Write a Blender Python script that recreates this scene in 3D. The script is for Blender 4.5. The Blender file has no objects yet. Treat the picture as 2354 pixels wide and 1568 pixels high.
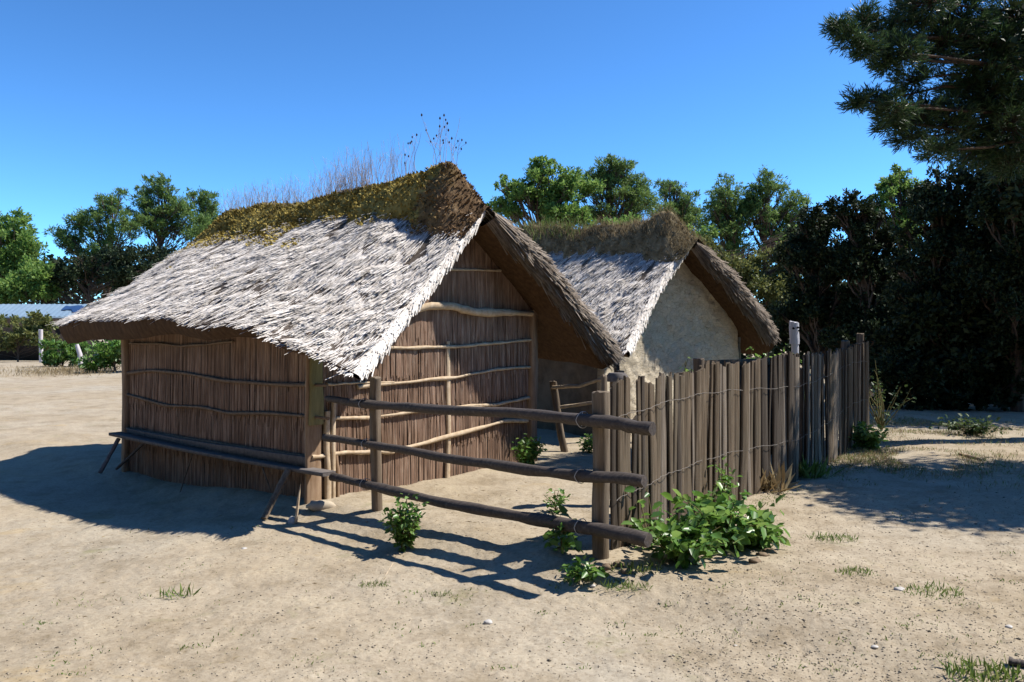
import bpy, math
import numpy as np
from mathutils import Vector

scene = bpy.context.scene
COL = scene.collection
rs = np.random.RandomState(11)
PI = math.pi

# ------------------------------------------------------------------ camera numbers
H = 1.6                       # eye height
CX, HZ, FP, W0, H0 = 1176.5, 768.0, 1880.0, 2353.0, 1568.0


def at(px, py, Y):
    """point at distance Y along the view that shows at (px, py) of a 2353 px wide picture"""
    return np.array([(px - CX) / FP * Y, Y, H - (py - HZ) / FP * Y])


# ------------------------------------------------------------------ noise
def _hash(ix, iy, iz, seed):
    h = (ix.astype(np.int64) * 374761393 + iy.astype(np.int64) * 668265263 + iz.astype(np.int64) * 1274126177 + seed * 974711) & 0xFFFFFFFF
    h = ((h ^ (h >> 13)) * 1274126177) & 0xFFFFFFFF
    h = h ^ (h >> 16)
    return (h & 0xFFFF) / 65535.0


def vnoise(x, y, z=0.0, seed=0):
    x, y, z = np.broadcast_arrays(np.asarray(x, float), np.asarray(y, float), np.asarray(z, float))
    ix, iy, iz = np.floor(x), np.floor(y), np.floor(z)
    fx, fy, fz = x - ix, y - iy, z - iz
    fx, fy, fz = [f * f * (3 - 2 * f) for f in (fx, fy, fz)]
    r = 0
    for dx in (0, 1):
        for dy in (0, 1):
            for dz in (0, 1):
                wgt = (fx if dx else 1 - fx) * (fy if dy else 1 - fy) * (fz if dz else 1 - fz)
                r = r + wgt * _hash(ix + dx, iy + dy, iz + dz, seed)
    return r * 2 - 1


def fbm(x, y, z=0.0, seed=0, octv=4):
    r, a = 0, 1.0
    for k in range(octv):
        r = r + a * vnoise(np.asarray(x) * 2 ** k, np.asarray(y) * 2 ** k, np.asarray(z) * 2 ** k, seed + k)
        a *= .5
    return r


def sstep(a, b, x):
    t = np.clip((np.asarray(x, float) - a) / (b - a), 0, 1)
    return t * t * (3 - 2 * t)


def unit(a):
    a = np.asarray(a, float)
    return a / np.maximum(np.linalg.norm(a, axis=-1, keepdims=True), 1e-9)


# ------------------------------------------------------------------ objects
def link(o, parent=None, **props):
    COL.objects.link(o)
    if parent is not None:
        o.parent = parent
    for k, v in props.items():
        if v:
            o[k] = v
    return o


def thing(name, loc, label, category, group=None):
    o = bpy.data.objects.new(name, None)
    o.location = Vector([float(c) for c in loc])
    o.empty_display_size = .2
    return link(o, None, label=label, category=category, group=group)


class MB:
    """collects vertices and faces of several shapes, built as one mesh"""

    def __init__(self):
        self.v, self.q, self.t, self.n, self.poly = [], [], [], 0, []
        self.mq, self.mt, self.mp = [], [], []

    def add(self, V, F, m=0):
        V = np.asarray(V, float).reshape(-1, 3)
        F = np.asarray(F, int)
        if F.shape[1] == 4:
            self.q.append(F + self.n)
            self.mq.append(np.full(len(F), m))
        else:
            self.t.append(F + self.n)
            self.mt.append(np.full(len(F), m))
        self.v.append(V)
        self.n += len(V)
        return self

    def grid(self, P, m=0, wrap=False, flip=False):
        a, b = P.shape[:2]
        i, j = np.meshgrid(np.arange(a - 1), np.arange(b if wrap else b - 1), indexing='ij')
        j2 = (j + 1) % b
        F = np.stack([i * b + j, (i + 1) * b + j, (i + 1) * b + j2, i * b + j2], -1).reshape(-1, 4)
        if flip:
            F = F[:, ::-1]
        return self.add(P.reshape(-1, 3), F, m)

    def tube(self, pts, radii, seg=8, m=0, rough=.0, flat=1.0, cap=True, seed=0, up=(0, 0, 1)):
        pts = np.asarray(pts, float)
        n = len(pts)
        radii = np.broadcast_to(np.asarray(radii, float), (n,))
        T = unit(np.gradient(pts, axis=0))
        ref = np.asarray(up, float)
        if abs(T[0] @ ref) > .9:
            ref = np.array([1., 0, 0])
        A = unit(np.cross(T, ref))
        B = np.cross(A, T)
        ang = np.arange(seg) / seg * 2 * PI
        rr = radii[:, None] * (1 + rough * vnoise(np.arange(n)[:, None] * .9 + seed * 7.3, np.cos(ang)[None] * 1.7 + 3, np.sin(ang)[None] * 1.7, seed))
        P = pts[:, None] + rr[..., None] * (np.cos(ang)[None, :, None] * A[:, None] + flat * np.sin(ang)[None, :, None] * B[:, None])
        self.grid(P, m, wrap=True)
        if cap:
            for k, rv in ((0, False), (n - 1, True)):
                base = self.n
                self.v.append(np.vstack([pts[k][None], P[k]]))
                idx = np.arange(seg)
                F = np.stack([np.full(seg, base), base + 1 + idx, base + 1 + (idx + 1) % seg], -1)
                self.t.append(F[:, ::-1] if rv else F)
                self.mt.append(np.full(seg, m))
                self.n += seg + 1
        return self

    def box(self, c, ax, ay, az, m=0):
        c, ax, ay, az = [np.asarray(k, float) for k in (c, ax, ay, az)]
        V = [c + sx * ax + sy * ay + sz * az for sx in (-1, 1) for sy in (-1, 1) for sz in (-1, 1)]
        F = [(0, 1, 3, 2), (4, 6, 7, 5), (0, 4, 5, 1), (2, 3, 7, 6), (0, 2, 6, 4), (1, 5, 7, 3)]
        return self.add(V, F, m)

    def build(self, name, mats, parent=None, smooth=False, **props):
        V = np.concatenate(self.v)
        o_loc = np.array(parent_world(parent)) if parent is not None else np.array(props.pop('origin', (0, 0, 0)), float)
        V = V - o_loc
        Q = np.concatenate(self.q) if self.q else np.zeros((0, 4), int)
        T = np.concatenate(self.t) if self.t else np.zeros((0, 3), int)
        me = bpy.data.meshes.new(name)
        me.vertices.add(len(V))
        me.vertices.foreach_set('co', V.astype(np.float32).ravel())
        loops = np.concatenate([Q.ravel(), T.ravel()]).astype(np.int32)
        me.loops.add(len(loops))
        me.loops.foreach_set('vertex_index', loops)
        npoly = len(Q) + len(T)
        me.polygons.add(npoly)
        starts = np.concatenate([np.arange(len(Q)) * 4, len(Q) * 4 + np.arange(len(T)) * 3]).astype(np.int32)
        me.polygons.foreach_set('loop_start', starts)
        mi = np.concatenate([np.concatenate(self.mq) if self.mq else np.zeros(0), np.concatenate(self.mt) if self.mt else np.zeros(0)]).astype(np.int32)
        if not isinstance(mats, (list, tuple)):
            mats = [mats]
        for mm in mats:
            me.materials.append(mm)
        me.polygons.foreach_set('material_index', mi)
        if smooth:
            me.polygons.foreach_set('use_smooth', np.ones(npoly, bool))
        me.update(calc_edges=True)
        me.validate()
        o = bpy.data.objects.new(name, me)
        if parent is None:
            o.location = Vector([float(c) for c in o_loc])
        return link(o, parent, **props)


def parent_world(p):
    loc = Vector((0, 0, 0))
    while p is not None:
        loc = loc + Vector(p.location)
        p = p.parent
    return loc


# ------------------------------------------------------------------ materials
def new_mat(name):
    m = bpy.data.materials.new(name)
    m.use_nodes = True
    nt = m.node_tree
    b = nt.nodes['Principled BSDF']
    b.inputs['Specular IOR Level'].default_value = .2
    return m, nt, b


def ramp_node(nt, stops, fac):
    r = nt.nodes.new('ShaderNodeValToRGB')
    el = r.color_ramp.elements
    while len(el) < len(stops):
        el.new(.5)
    for e, (p, c) in zip(el, stops):
        e.position = p
        e.color = (*c, 1)
    nt.links.new(fac, r.inputs[0])
    return r.outputs[0]


def coords(nt, scale=(1, 1, 1), rot=(0, 0, 0)):
    tc = nt.nodes.new('ShaderNodeTexCoord')
    mp = nt.nodes.new('ShaderNodeMapping')
    mp.inputs['Scale'].default_value = scale
    mp.inputs['Rotation'].default_value = rot
    nt.links.new(tc.outputs['Object'], mp.inputs[0])
    return mp.outputs[0]


def noise_node(nt, vec, scale, detail=5, rough=.6, dist=0):
    n = nt.nodes.new('ShaderNodeTexNoise')
    n.inputs['Scale'].default_value = scale
    n.inputs['Detail'].default_value = detail
    n.inputs['Roughness'].default_value = rough
    n.inputs['Distortion'].default_value = dist
    nt.links.new(vec, n.inputs['Vector'])
    return n.outputs['Fac']


def mixc(nt, a, b, fac, mode='MIX'):
    n = nt.nodes.new('ShaderNodeMix')
    n.data_type = 'RGBA'
    n.blend_type = mode
    for s, v in ((n.inputs[0], fac), (n.inputs[6], a), (n.inputs[7], b)):
        if hasattr(v, 'is_linked'):
            nt.links.new(v, s)
        elif isinstance(v, tuple):
            s.default_value = (*v, 1)
        else:
            s.default_value = v
    return n.outputs[2]


def island(nt, lo=.6, hi=1.3):
    g = nt.nodes.new('ShaderNodeNewGeometry')
    mr = nt.nodes.new('ShaderNodeMapRange')
    mr.inputs[3].default_value = lo
    mr.inputs[4].default_value = hi
    nt.links.new(g.outputs['Random Per Island'], mr.inputs[0])
    cmb = nt.nodes.new('ShaderNodeCombineColor')
    for k in range(3):
        nt.links.new(mr.outputs[0], cmb.inputs[k])
    return cmb.outputs[0], g.outputs['Random Per Island']


def bump(nt, b, fac, strength, dist):
    n = nt.nodes.new('ShaderNodeBump')
    n.inputs['Strength'].default_value = strength
    n.inputs['Distance'].default_value = dist
    nt.links.new(fac, n.inputs['Height'])
    nt.links.new(n.outputs[0], b.inputs['Normal'])


def mat_noise(name, stops, scale=5, stretch=(1, 1, 1), rot=(0, 0, 0), rough=.9, bmp=.4, bdist=.01, isl=None, detail=6, spec=.15, big=None):
    m, nt, b = new_mat(name)
    vec = coords(nt, stretch, rot)
    f = noise_node(nt, vec, scale, detail, .65)
    c = ramp_node(nt, stops, f)
    if big:                                     # broad stains
        f2 = noise_node(nt, coords(nt), big[0], 3)
        c = mixc(nt, c, big[1], ramp_node(nt, [(.45, (0, 0, 0)), (.7, (big[2],) * 3)], f2))
    if isl:
        k, _ = island(nt, *isl)
        c = mixc(nt, c, k, 1.0, 'MULTIPLY')
    nt.links.new(c, b.inputs['Base Color'])
    b.inputs['Roughness'].default_value = rough
    b.inputs['Specular IOR Level'].default_value = spec
    if bmp:
        bump(nt, b, f, bmp, bdist)
    return m


def mat_leaf(name, cols, transl=.35, rough=.55, spec=.3):
    """cols: dark, mid, light; picked per leaf"""
    m, nt, b = new_mat(name)
    g = nt.nodes.new('ShaderNodeNewGeometry')
    c = ramp_node(nt, [(0, cols[0]), (.5, cols[1]), (1, cols[2])], g.outputs['Random Per Island'])
    nt.links.new(c, b.inputs['Base Color'])
    b.inputs['Roughness'].default_value = rough
    b.inputs['Specular IOR Level'].default_value = spec
    tr = nt.nodes.new('ShaderNodeBsdfTranslucent')
    hs = nt.nodes.new('ShaderNodeHueSaturation')
    hs.inputs['Hue'].default_value = .485
    hs.inputs['Value'].default_value = 1.6
    nt.links.new(c, hs.inputs['Color'])
    nt.links.new(hs.outputs[0], tr.inputs[0])
    mx = nt.nodes.new('ShaderNodeMixShader')
    mx.inputs[0].default_value = transl
    nt.links.new(b.outputs[0], mx.inputs[1])
    nt.links.new(tr.outputs[0], mx.inputs[2])
    nt.links.new(mx.outputs[0], nt.nodes['Material Output'].inputs[0])
    return m


M = {}
M['reed'] = mat_noise('weathered_reed', [(.3, (.64, .56, .48)), (.6, (.90, .835, .765))], 9, isl=(.62, 1.1), bmp=.3, bdist=.004)
M['reed_grey'] = mat_noise('grey_reed', [(.3, (.20, .155, .118)), (.65, (.37, .305, .245))], 9, isl=(.4, 1.15), bmp=.3, bdist=.004)
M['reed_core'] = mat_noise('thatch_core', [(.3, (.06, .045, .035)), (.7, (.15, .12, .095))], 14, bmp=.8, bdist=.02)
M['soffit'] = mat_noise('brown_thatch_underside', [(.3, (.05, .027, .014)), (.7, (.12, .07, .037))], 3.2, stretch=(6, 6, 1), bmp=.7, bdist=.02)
M['moss'] = None
M['wall_reed'] = mat_noise('brown_wall_reed', [(.3, (.19, .11, .072)), (.55, (.34, .225, .16)), (.75, (.52, .40, .30))], 10, stretch=(3, 3, .35), isl=(.7, 1.12), big=(1.7, (.17, .105, .065), .55), bmp=.5, bdist=.004)
M['wall_core'] = mat_noise('dark_reed_core', [(.3, (.10, .07, .055)), (.7, (.20, .145, .115))], 12, stretch=(3, 3, .3))
M['batten'] = mat_noise('peeled_batten', [(.3, (.40, .29, .18)), (.7, (.62, .50, .36))], 14, bmp=.3, bdist=.004, isl=(.8, 1.1))
M['batten_shaded'] = mat_noise('shaded_batten', [(.3, (.13, .085, .055)), (.7, (.26, .185, .125))], 14, bmp=.3, bdist=.004)  # darker copy of the battens, side wall shade put into the colour
M['timber'] = mat_noise('brown_timber', [(.3, (.20, .125, .075)), (.7, (.38, .27, .18))], 6, stretch=(4, 4, .5), bmp=.5, bdist=.006)
M['olive_board'] = mat_noise('olive_board', [(.3, (.17, .145, .065)), (.7, (.28, .245, .115))], 6, stretch=(4, 4, .5), bmp=.3, bdist=.004)
M['rail'] = mat_noise('dark_rail', [(.25, (.035, .027, .023)), (.6, (.085, .068, .058)), (.8, (.17, .145, .13))], 7, stretch=(1, 9, 5), rot=(0, 0, math.radians(41)), bmp=.7, bdist=.008, rough=.75, spec=.3)
M['post'] = mat_noise('grey_brown_post', [(.25, (.085, .063, .043)), (.6, (.20, .155, .112)), (.8, (.32, .255, .19))], 6, stretch=(5, 5, .45), bmp=.7, bdist=.008)
M['picket'] = mat_noise('weathered_picket', [(.25, (.048, .034, .022)), (.52, (.122, .089, .058)), (.75, (.225, .175, .125))], 6, stretch=(9, 9, .4), bmp=1.0, bdist=.008, isl=(.7, 1.2), big=(1.4, (.10, .085, .06), .5))
M['picket_dark'] = mat_noise('dark_shaded_picket', [(.25, (.03, .024, .018)), (.55, (.07, .054, .04)), (.8, (.13, .10, .077))], 6, stretch=(9, 9, .4), bmp=1.0, bdist=.008, isl=(.7, 1.2))  # dark wood, also standing in for tree shade on the fence
M['picket_pale'] = mat_noise('pale_picket', [(.25, (.09, .07, .052)), (.55, (.19, .152, .115)), (.8, (.32, .265, .21))], 6, stretch=(9, 9, .4), bmp=1.0, bdist=.008, isl=(.8, 1.15))
M['bench'] = mat_noise('dark_bench_board', [(.25, (.075, .068, .068)), (.7, (.19, .165, .15))], 5, stretch=(1, 7, 5), rot=(0, 0, math.radians(40)), bmp=.4, bdist=.004)
M['wire'] = mat_noise('rusty_wire', [(.3, (.12, .10, .085)), (.7, (.27, .24, .21))], 30, bmp=0, rough=.5)
M['twine'] = mat_noise('white_twine', [(.3, (.33, .32, .31)), (.7, (.52, .51, .5))], 30, bmp=0)
M['white_post'] = mat_noise('whitewashed_wood', [(.3, (.40, .39, .42)), (.7, (.62, .61, .65))], 5, stretch=(4, 4, .6), bmp=.5, bdist=.006)
M['pale_post'] = mat_noise('bleached_post', [(.3, (.45, .40, .40)), (.7, (.62, .57, .56))], 5, stretch=(3, 3, .4), bmp=.4, bdist=.006)
M['dark'] = mat_noise('dark_hole', [(.3, (.012, .011, .011)), (.7, (.02, .018, .018))], 5, bmp=0)
M['bark'] = mat_noise('pine_bark', [(.3, (.045, .032, .024)), (.7, (.15, .11, .08))], 5, stretch=(3, 3, .6), bmp=1, bdist=.04)
M['twig'] = mat_noise('dry_stalk', [(.3, (.36, .28, .24)), (.7, (.60, .50, .44))], 20, bmp=0, isl=(.6, 1.2))
M['seed'] = mat_noise('seed_head', [(.3, (.035, .02, .018)), (.7, (.09, .055, .04))], 20, bmp=0)
M['stem'] = mat_noise('green_stem', [(.3, (.10, .11, .035)), (.7, (.22, .17, .08))], 20, bmp=0)
M['stone'] = mat_noise('pale_stone', [(.3, (.36, .335, .30)), (.7, (.60, .57, .53))], 12, bmp=.6, bdist=.01)
M['flat_stone'] = mat_noise('sandy_stone', [(.3, (.33, .27, .2)), (.7, (.52, .44, .33))], 9, bmp=.6, bdist=.01)
M['soil_clod'] = mat_noise('soil_clod', [(.3, (.12, .085, .055)), (.7, (.26, .19, .125))], 9, bmp=.8, bdist=.01)
M['pebble'] = mat_noise('pebbles', [(.3, (.26, .215, .155)), (.7, (.42, .36, .28))], 20, bmp=0, isl=(.25, 1.3))
M['shed_roof'] = mat_noise('pale_blue_roof', [(.3, (.16, .235, .31)), (.7, (.23, .31, .38))], .35, bmp=0, rough=.6)
M['shed_patch'] = mat_noise('dark_blue_sheet', [(.3, (.02, .055, .14)), (.7, (.035, .08, .19))], .8, bmp=0, rough=.5)
M['shed_wall'] = mat_noise('dark_shed_wall', [(.3, (.02, .016, .014)), (.7, (.05, .04, .035))], 2, bmp=0)
M['leaf_pine'] = mat_leaf('pine_needles', [(.055, .11, .028), (.11, .185, .045), (.18, .26, .075)], .4)
M['leaf_bright'] = mat_leaf('bright_tree_leaves', [(.07, .15, .03), (.135, .24, .05), (.21, .31, .08)], .42)
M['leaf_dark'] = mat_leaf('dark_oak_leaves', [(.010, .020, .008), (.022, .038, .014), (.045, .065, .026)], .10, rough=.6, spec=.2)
M['leaf_bush'] = mat_leaf('olive_bush_leaves', [(.06, .08, .02), (.12, .14, .04), (.20, .21, .07)], .3)
M['leaf_plant'] = mat_leaf('fresh_leaves', [(.05, .125, .02), (.11, .23, .04), (.22, .34, .09)], .35, rough=.35, spec=.5)
M['leaf_plant_dark'] = mat_leaf('deep_green_leaves', [(.045, .105, .02), (.09, .195, .035), (.18, .30, .075)], .35, rough=.35, spec=.5)
M['leaf_vine'] = mat_leaf('shaded_vine_leaves', [(.02, .045, .012), (.045, .085, .022), (.10, .15, .045)], .2)  # vine leaves darkened in colour to stand in for shade
M['grass'] = mat_leaf('short_grass', [(.06, .11, .02), (.12, .19, .035), (.22, .26, .08)], .3)
M['grass_dry'] = mat_leaf('dry_grass', [(.16, .115, .05), (.27, .205, .10), (.38, .31, .18)], .25)
M['needle_near'] = mat_leaf('near_pine_needles', [(.015, .04, .016), (.035, .075, .027), (.07, .12, .04)], .2, rough=.45, spec=.4)


def moss_mat():
    m, nt, b = new_mat('ridge_moss')
    f = noise_node(nt, coords(nt), 6, 6, .7)
    f2 = noise_node(nt, coords(nt), 3.2, 4, .7, .6)
    olive = ramp_node(nt, [(.3, (.13, .095, .025)), (.5, (.36, .28, .065)), (.7, (.58, .48, .15))], f)
    brown = ramp_node(nt, [(.3, (.05, .03, .016)), (.52, (.18, .11, .055)), (.68, (.32, .22, .12)), (.80, (.55, .47, .36))], f)
    # the front end is bare peat: along the ridge direction (object space)
    tc = nt.nodes.new('ShaderNodeTexCoord')
    dt = nt.nodes.new('ShaderNodeVectorMath')
    dt.operation = 'DOT_PRODUCT'
    dt.inputs[1].default_value = (-.76, .649, 0)
    nt.links.new(tc.outputs['Object'], dt.inputs[0])
    ad = nt.nodes.new('ShaderNodeMath')
    ad.operation = 'MULTIPLY_ADD'
    ad.inputs[1].default_value = 1.3
    nt.links.new(f2, ad.inputs[0])
    nt.links.new(dt.outputs['Value'], ad.inputs[2])
    fac = ramp_node(nt, [(.55, (1, 1, 1)), (1.0, (.75, .75, .75)), (2.0, (.2, .2, .2))], ad.outputs[0])
    c = mixc(nt, olive, brown, fac)
    k, _ = island(nt, .6, 1.3)
    c = mixc(nt, c, k, 1.0, 'MULTIPLY')
    nt.links.new(c, b.inputs['Base Color'])
    b.inputs['Roughness'].default_value = 1
    bump(nt, b, f, 1, .03)
    return m


M['moss'] = moss_mat()
M['turf'] = mat_noise('dry_turf', [(.3, (.09, .065, .03)), (.5, (.20, .155, .085)), (.7, (.34, .28, .17))], 7, bmp=1, bdist=.03, isl=(.6, 1.25))


def clay_mat():
    m, nt, b = new_mat('cracked_clay_daub')
    vec = coords(nt, (1, 1, 1.9))
    f = noise_node(nt, vec, 4, 6, .65)
    c = ramp_node(nt, [(.3, (.50, .42, .30)), (.7, (.70, .61, .47))], f)
    v = nt.nodes.new('ShaderNodeTexVoronoi')
    v.feature = 'DISTANCE_TO_EDGE'
    v.inputs['Scale'].default_value = 13
    # wobble the crack lines
    nv = nt.nodes.new('ShaderNodeTexNoise')
    nv.inputs['Scale'].default_value = 6
    nv.inputs['Detail'].default_value = 4
    nt.links.new(vec, nv.inputs['Vector'])
    mx = nt.nodes.new('ShaderNodeMix')
    mx.data_type = 'VECTOR'
    mx.inputs[0].default_value = .10
    nt.links.new(vec, mx.inputs[4])
    nt.links.new(nv.outputs['Color'], mx.inputs[5])
    nt.links.new(mx.outputs[1], v.inputs['Vector'])
    crack = ramp_node(nt, [(0, (.2, .2, .2)), (.03, (1, 1, 1))], v.outputs['Distance'])
    c = mixc(nt, c, crack, .6, 'MULTIPLY')
    nt.links.new(c, b.inputs['Base Color'])
    b.inputs['Roughness'].default_value = 1
    hgt = nt.nodes.new('ShaderNodeMath')
    hgt.operation = 'MULTIPLY_ADD'
    hgt.inputs[1].default_value = .6
    nt.links.new(f, hgt.inputs[0])
    nt.links.new(crack, hgt.inputs[2])
    bump(nt, b, hgt.outputs[0], .7, .04)
    return m


M['clay'] = clay_mat()
M['shaded_brown_daub'] = mat_noise('shaded_brown_daub', [(.3, (.07, .05, .033)), (.7, (.15, .108, .072))], 4, bmp=.8, bdist=.02)  # brown daub darkened, the side wall's shade put into its colour


def ground_mat():
    m, nt, b = new_mat('sandy_soil')
    vec = coords(nt)
    broad = noise_node(nt, vec, .35, 4, .55)
    mid = noise_node(nt, vec, 2.2, 6, .7)
    fine = noise_node(nt, vec, 34, 5, .75)
    c = ramp_node(nt, [(.3, (.345, .283, .197)), (.5, (.378, .318, .234)), (.7, (.382, .337, .265))], broad)
    dirt = ramp_node(nt, [(.34, (.74, .71, .66)), (.5, (.95, .94, .93)), (.66, (1.06, 1.06, 1.05))], mid)
    c = mixc(nt, c, dirt, 1.0, 'MULTIPLY')
    grain = ramp_node(nt, [(.30, (.42, .37, .30)), (.42, (.90, .88, .85)), (.62, (1.10, 1.10, 1.10))], fine)
    c = mixc(nt, c, grain, .85, 'MULTIPLY')
    # thin films of algae and creeping grass
    g1 = noise_node(nt, vec, 1.3, 5, .72, .3)
    c = mixc(nt, c, (.19, .185, .075), ramp_node(nt, [(.60, (0, 0, 0)), (.72, (.55, .55, .55))], g1))
    o1 = noise_node(nt, coords(nt, (1, 1.6, 1), (0, 0, .6)), .8, 5, .7, .5)
    c = mixc(nt, c, (.40, .27, .10), ramp_node(nt, [(.60, (0, 0, 0)), (.75, (.45, .45, .45))], o1))
    nt.links.new(c, b.inputs['Base Color'])
    b.inputs['Roughness'].default_value = 1
    b.inputs['Specular IOR Level'].default_value = .08
    hgt = nt.nodes.new('ShaderNodeMath')
    hgt.operation = 'ADD'
    nt.links.new(mid, hgt.inputs[0])
    nt.links.new(fine, hgt.inputs[1])
    bump(nt, b, hgt.outputs[0], .55, .015)
    return m


M['ground'] = ground_mat()

# ------------------------------------------------------------------ ground
def base_h(x, y):
    x, y = np.asarray(x, float), np.asarray(y, float)
    h = -.13 * sstep(-2.0, -4.4, x) * sstep(25, 14, y) - .1 * sstep(25, 14, y) * 0
    # low bank along the rail fence and in front of the gable
    d = (x + 1.19) * .655 + (y - 7.21) * .756
    k = (x + 1.19) * .756 - (y - 7.21) * .655
    h = h + .05 * np.exp(-(d / .45) ** 2) * sstep(-1.0, .3, k) * sstep(3.2, 2.0, k)
    h = h - .085 * sstep(.05, -.55, d)
    h = h + .05 * fbm(x * .5, y * .5, 0, 3, 2) * sstep(3, 6, np.hypot(x, y)) * .5
    # overgrown verge on the far side rises slightly
    h = h + .5 * sstep(30, 90, y) + .25 * sstep(26, 34, y) * sstep(-6, -14, x) * sstep(46, 36, y)
    return h


def ground_h(x, y):
    r = np.hypot(x, y)
    f = sstep(60, 15, r)
    return base_h(x, y) + f * (.010 * fbm(np.asarray(x) * 2.6, np.asarray(y) * 2.6, 0, 21, 3) + .0052 * fbm(np.asarray(x) * 17, np.asarray(y) * 17, 0, 31, 3))


def gz(x, y):
    return float(base_h(x, y))


th = np.concatenate([np.linspace(-180, -62, 50), np.linspace(-60, 60, 900), np.linspace(62, 178, 50)])
th = np.radians(th)
pys = np.arange(1760, 786, -2.2)
rr = np.concatenate([[.05, .4, .9, 1.4, 1.9, 2.4, 2.75], H * FP / (pys - HZ), np.geomspace(190, 1500, 24)])
R_, T_ = np.meshgrid(rr, th, indexing='ij')
X_, Y_ = R_ * np.sin(T_), R_ * np.cos(T_)
mb = MB()
mb.grid(np.stack([X_, Y_, ground_h(X_, Y_)], -1), wrap=True, flip=True)
mb.build('ground', M['ground'], smooth=True, kind='structure')

# ------------------------------------------------------------------ thatched roofs
class Roof:
    def __init__(s, O, U, V, w, tf, tr, zr, ze, p, thick, seed):
        s.O, s.U, s.V = np.array([*O, 0.]), np.array([*U, 0.]), np.array([*V, 0.])
        s.w, s.tf, s.tr, s.zr, s.ze, s.p, s.thick, s.seed = w, tf, tr, zr, ze, p, thick, seed

    def world(s, t, v, z):
        t, v, z = np.broadcast_arrays(np.asarray(t, float), np.asarray(v, float), np.asarray(z, float))
        P = s.O + t[..., None] * s.U + v[..., None] * s.V
        P[..., 2] = z
        return P

    def zout(s, side, sv, t):
        sv = np.clip(sv, 0, 1.08)
        ze, zr, p = s.ze[side](t), s.zr(t), s.p[side](t)
        z = ze + (zr - ze) * np.sign(1 - sv) * np.abs(1 - sv) ** p
        return z + .035 * fbm(t * 1.3, sv * 3.0 + side * 9, 0, s.seed, 3)

    def outer(s, side, sv, q):
        tf, tr = s.tf[side](sv), s.tr[side](sv)
        t = tf + (tr - tf) * q
        return s.world(t, side * s.w[side] * sv, s.zout(side, sv, t))

    def inner(s, side, sv, q):
        tf, tr = s.tf[side](sv) + .03, s.tr[side](sv) - .03
        t = tf + (tr - tf) * q
        return s.world(t, side * s.w[side] * sv * .955, s.zout(side, sv, t) - s.thick[side](sv, t))

    def under(s, v, t):
        """height of the underside over local (t, v)"""
        side = 1 if v >= 0 else -1
        sv = min(abs(v) / s.w[side] / .955, 1)
        return float(s.zout(side, np.array(sv), np.array(t)) - s.thick[side](sv, t))

    def frame(s, side, sv, q, e=.02):
        P = s.outer(side, sv, q)
        T = unit(s.outer(side, sv + e, q) - P)
        B = unit(s.outer(side, sv, q + e) - P)
        N = unit(np.cross(T, B))
        N = N * np.sign(N[..., 2:3])
        return P, T, B, N


def reeds(mb, P, T, B, N, L, w, lift, jit, rng, m=0, sink=.012):
    n = len(P)
    d = unit(T + B * rng.normal(0, jit, n)[:, None] + N * (lift * rng.uniform(.5, 1.6, n))[:, None])
    b = unit(np.cross(N, d))
    up = np.cross(d, b)
    root = P - N * sink
    tip = root + d * L[:, None]
    hw = (w * .5)[:, None]
    tw = hw * rng.uniform(.35, .8, n)[:, None]
    c = .45
    V = np.stack([root - b * hw, root + up * hw * c, root + b * hw, tip - b * tw, tip + up * tw * c - d * 0, tip + b * tw], 1)
    base = np.arange(n)[:, None] * 6
    F = np.concatenate([base + np.array([0, 3, 4, 1]), base + np.array([1, 4, 5, 2])], 0)
    mb.add(V.reshape(-1, 3), F, m)


def roof_shell(rf, mb, ns=16, nq=56, k_soffit=1, k_core=2):
    sv = np.linspace(0, 1, ns)
    q = np.linspace(0, 1, nq)
    S, Q = np.meshgrid(sv, q, indexing='ij')
    for side in (-1, 1):
        A, I = rf.outer(side, S, Q), rf.inner(side, S, Q)
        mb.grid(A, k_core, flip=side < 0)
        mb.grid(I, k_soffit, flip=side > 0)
        a = np.linspace(0, 1, 6)[:, None, None]

        def strip(o, i, d, amt, mm):
            P = o[None] * (1 - a) + i[None] * a + np.sin(PI * a) * amt * d
            mb.grid(P, mm)
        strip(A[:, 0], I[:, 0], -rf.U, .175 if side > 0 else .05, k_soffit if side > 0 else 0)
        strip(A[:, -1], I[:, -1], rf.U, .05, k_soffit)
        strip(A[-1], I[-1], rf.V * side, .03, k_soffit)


def curve(ts, zs):
    return lambda t: np.interp(t, ts, zs)


def const(c):
    return lambda t: np.full(np.shape(t), float(c))


# ---- the front hut
a1 = math.radians(139.5)
U1 = np.array([math.cos(a1), math.sin(a1)])
V1 = np.array([U1[1], -U1[0]])
O1 = np.array([-.586, 9.339])
roof1 = Roof(O1, U1, V1, {-1: 2.35, 1: 2.2},
             {-1: lambda s: -.35 - .65 * s ** 2, 1: lambda s: -.37 - .18 * s},
             {-1: lambda s: 5.3 - .12 * s, 1: lambda s: 5.25 - .05 * s},
             curve([-.4, .2, .9, 5.3], [3.01, 3.12, 3.27, 3.28]),
             {-1: curve([-1.0, -.33, .74, 2.245, 4.4, 5.3], [1.31, 1.51, 1.70, 1.80, 1.80, 1.74]), 1: curve([-.5, 1, 5], [1.42, 1.58, 1.66])},
             {-1: curve([-1, -.4, .6, 2, 5], [1.5, 1.65, 1.32, 1.12, 1.1]), 1: const(.93)},
             {-1: lambda s, t: .17 + s * (-.09 + .20 * sstep(-1.1, 4.5, t)), 1: lambda s, t: .22 + .05 * s}, 5)

hut1 = thing('thatched_hut', (*O1, 0), 'thatched hut with brown reed walls and a mossy ridge, beside the rail fence', 'hut')


def loc1(t, v, z):
    return roof1.world(t, v, z)


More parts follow.
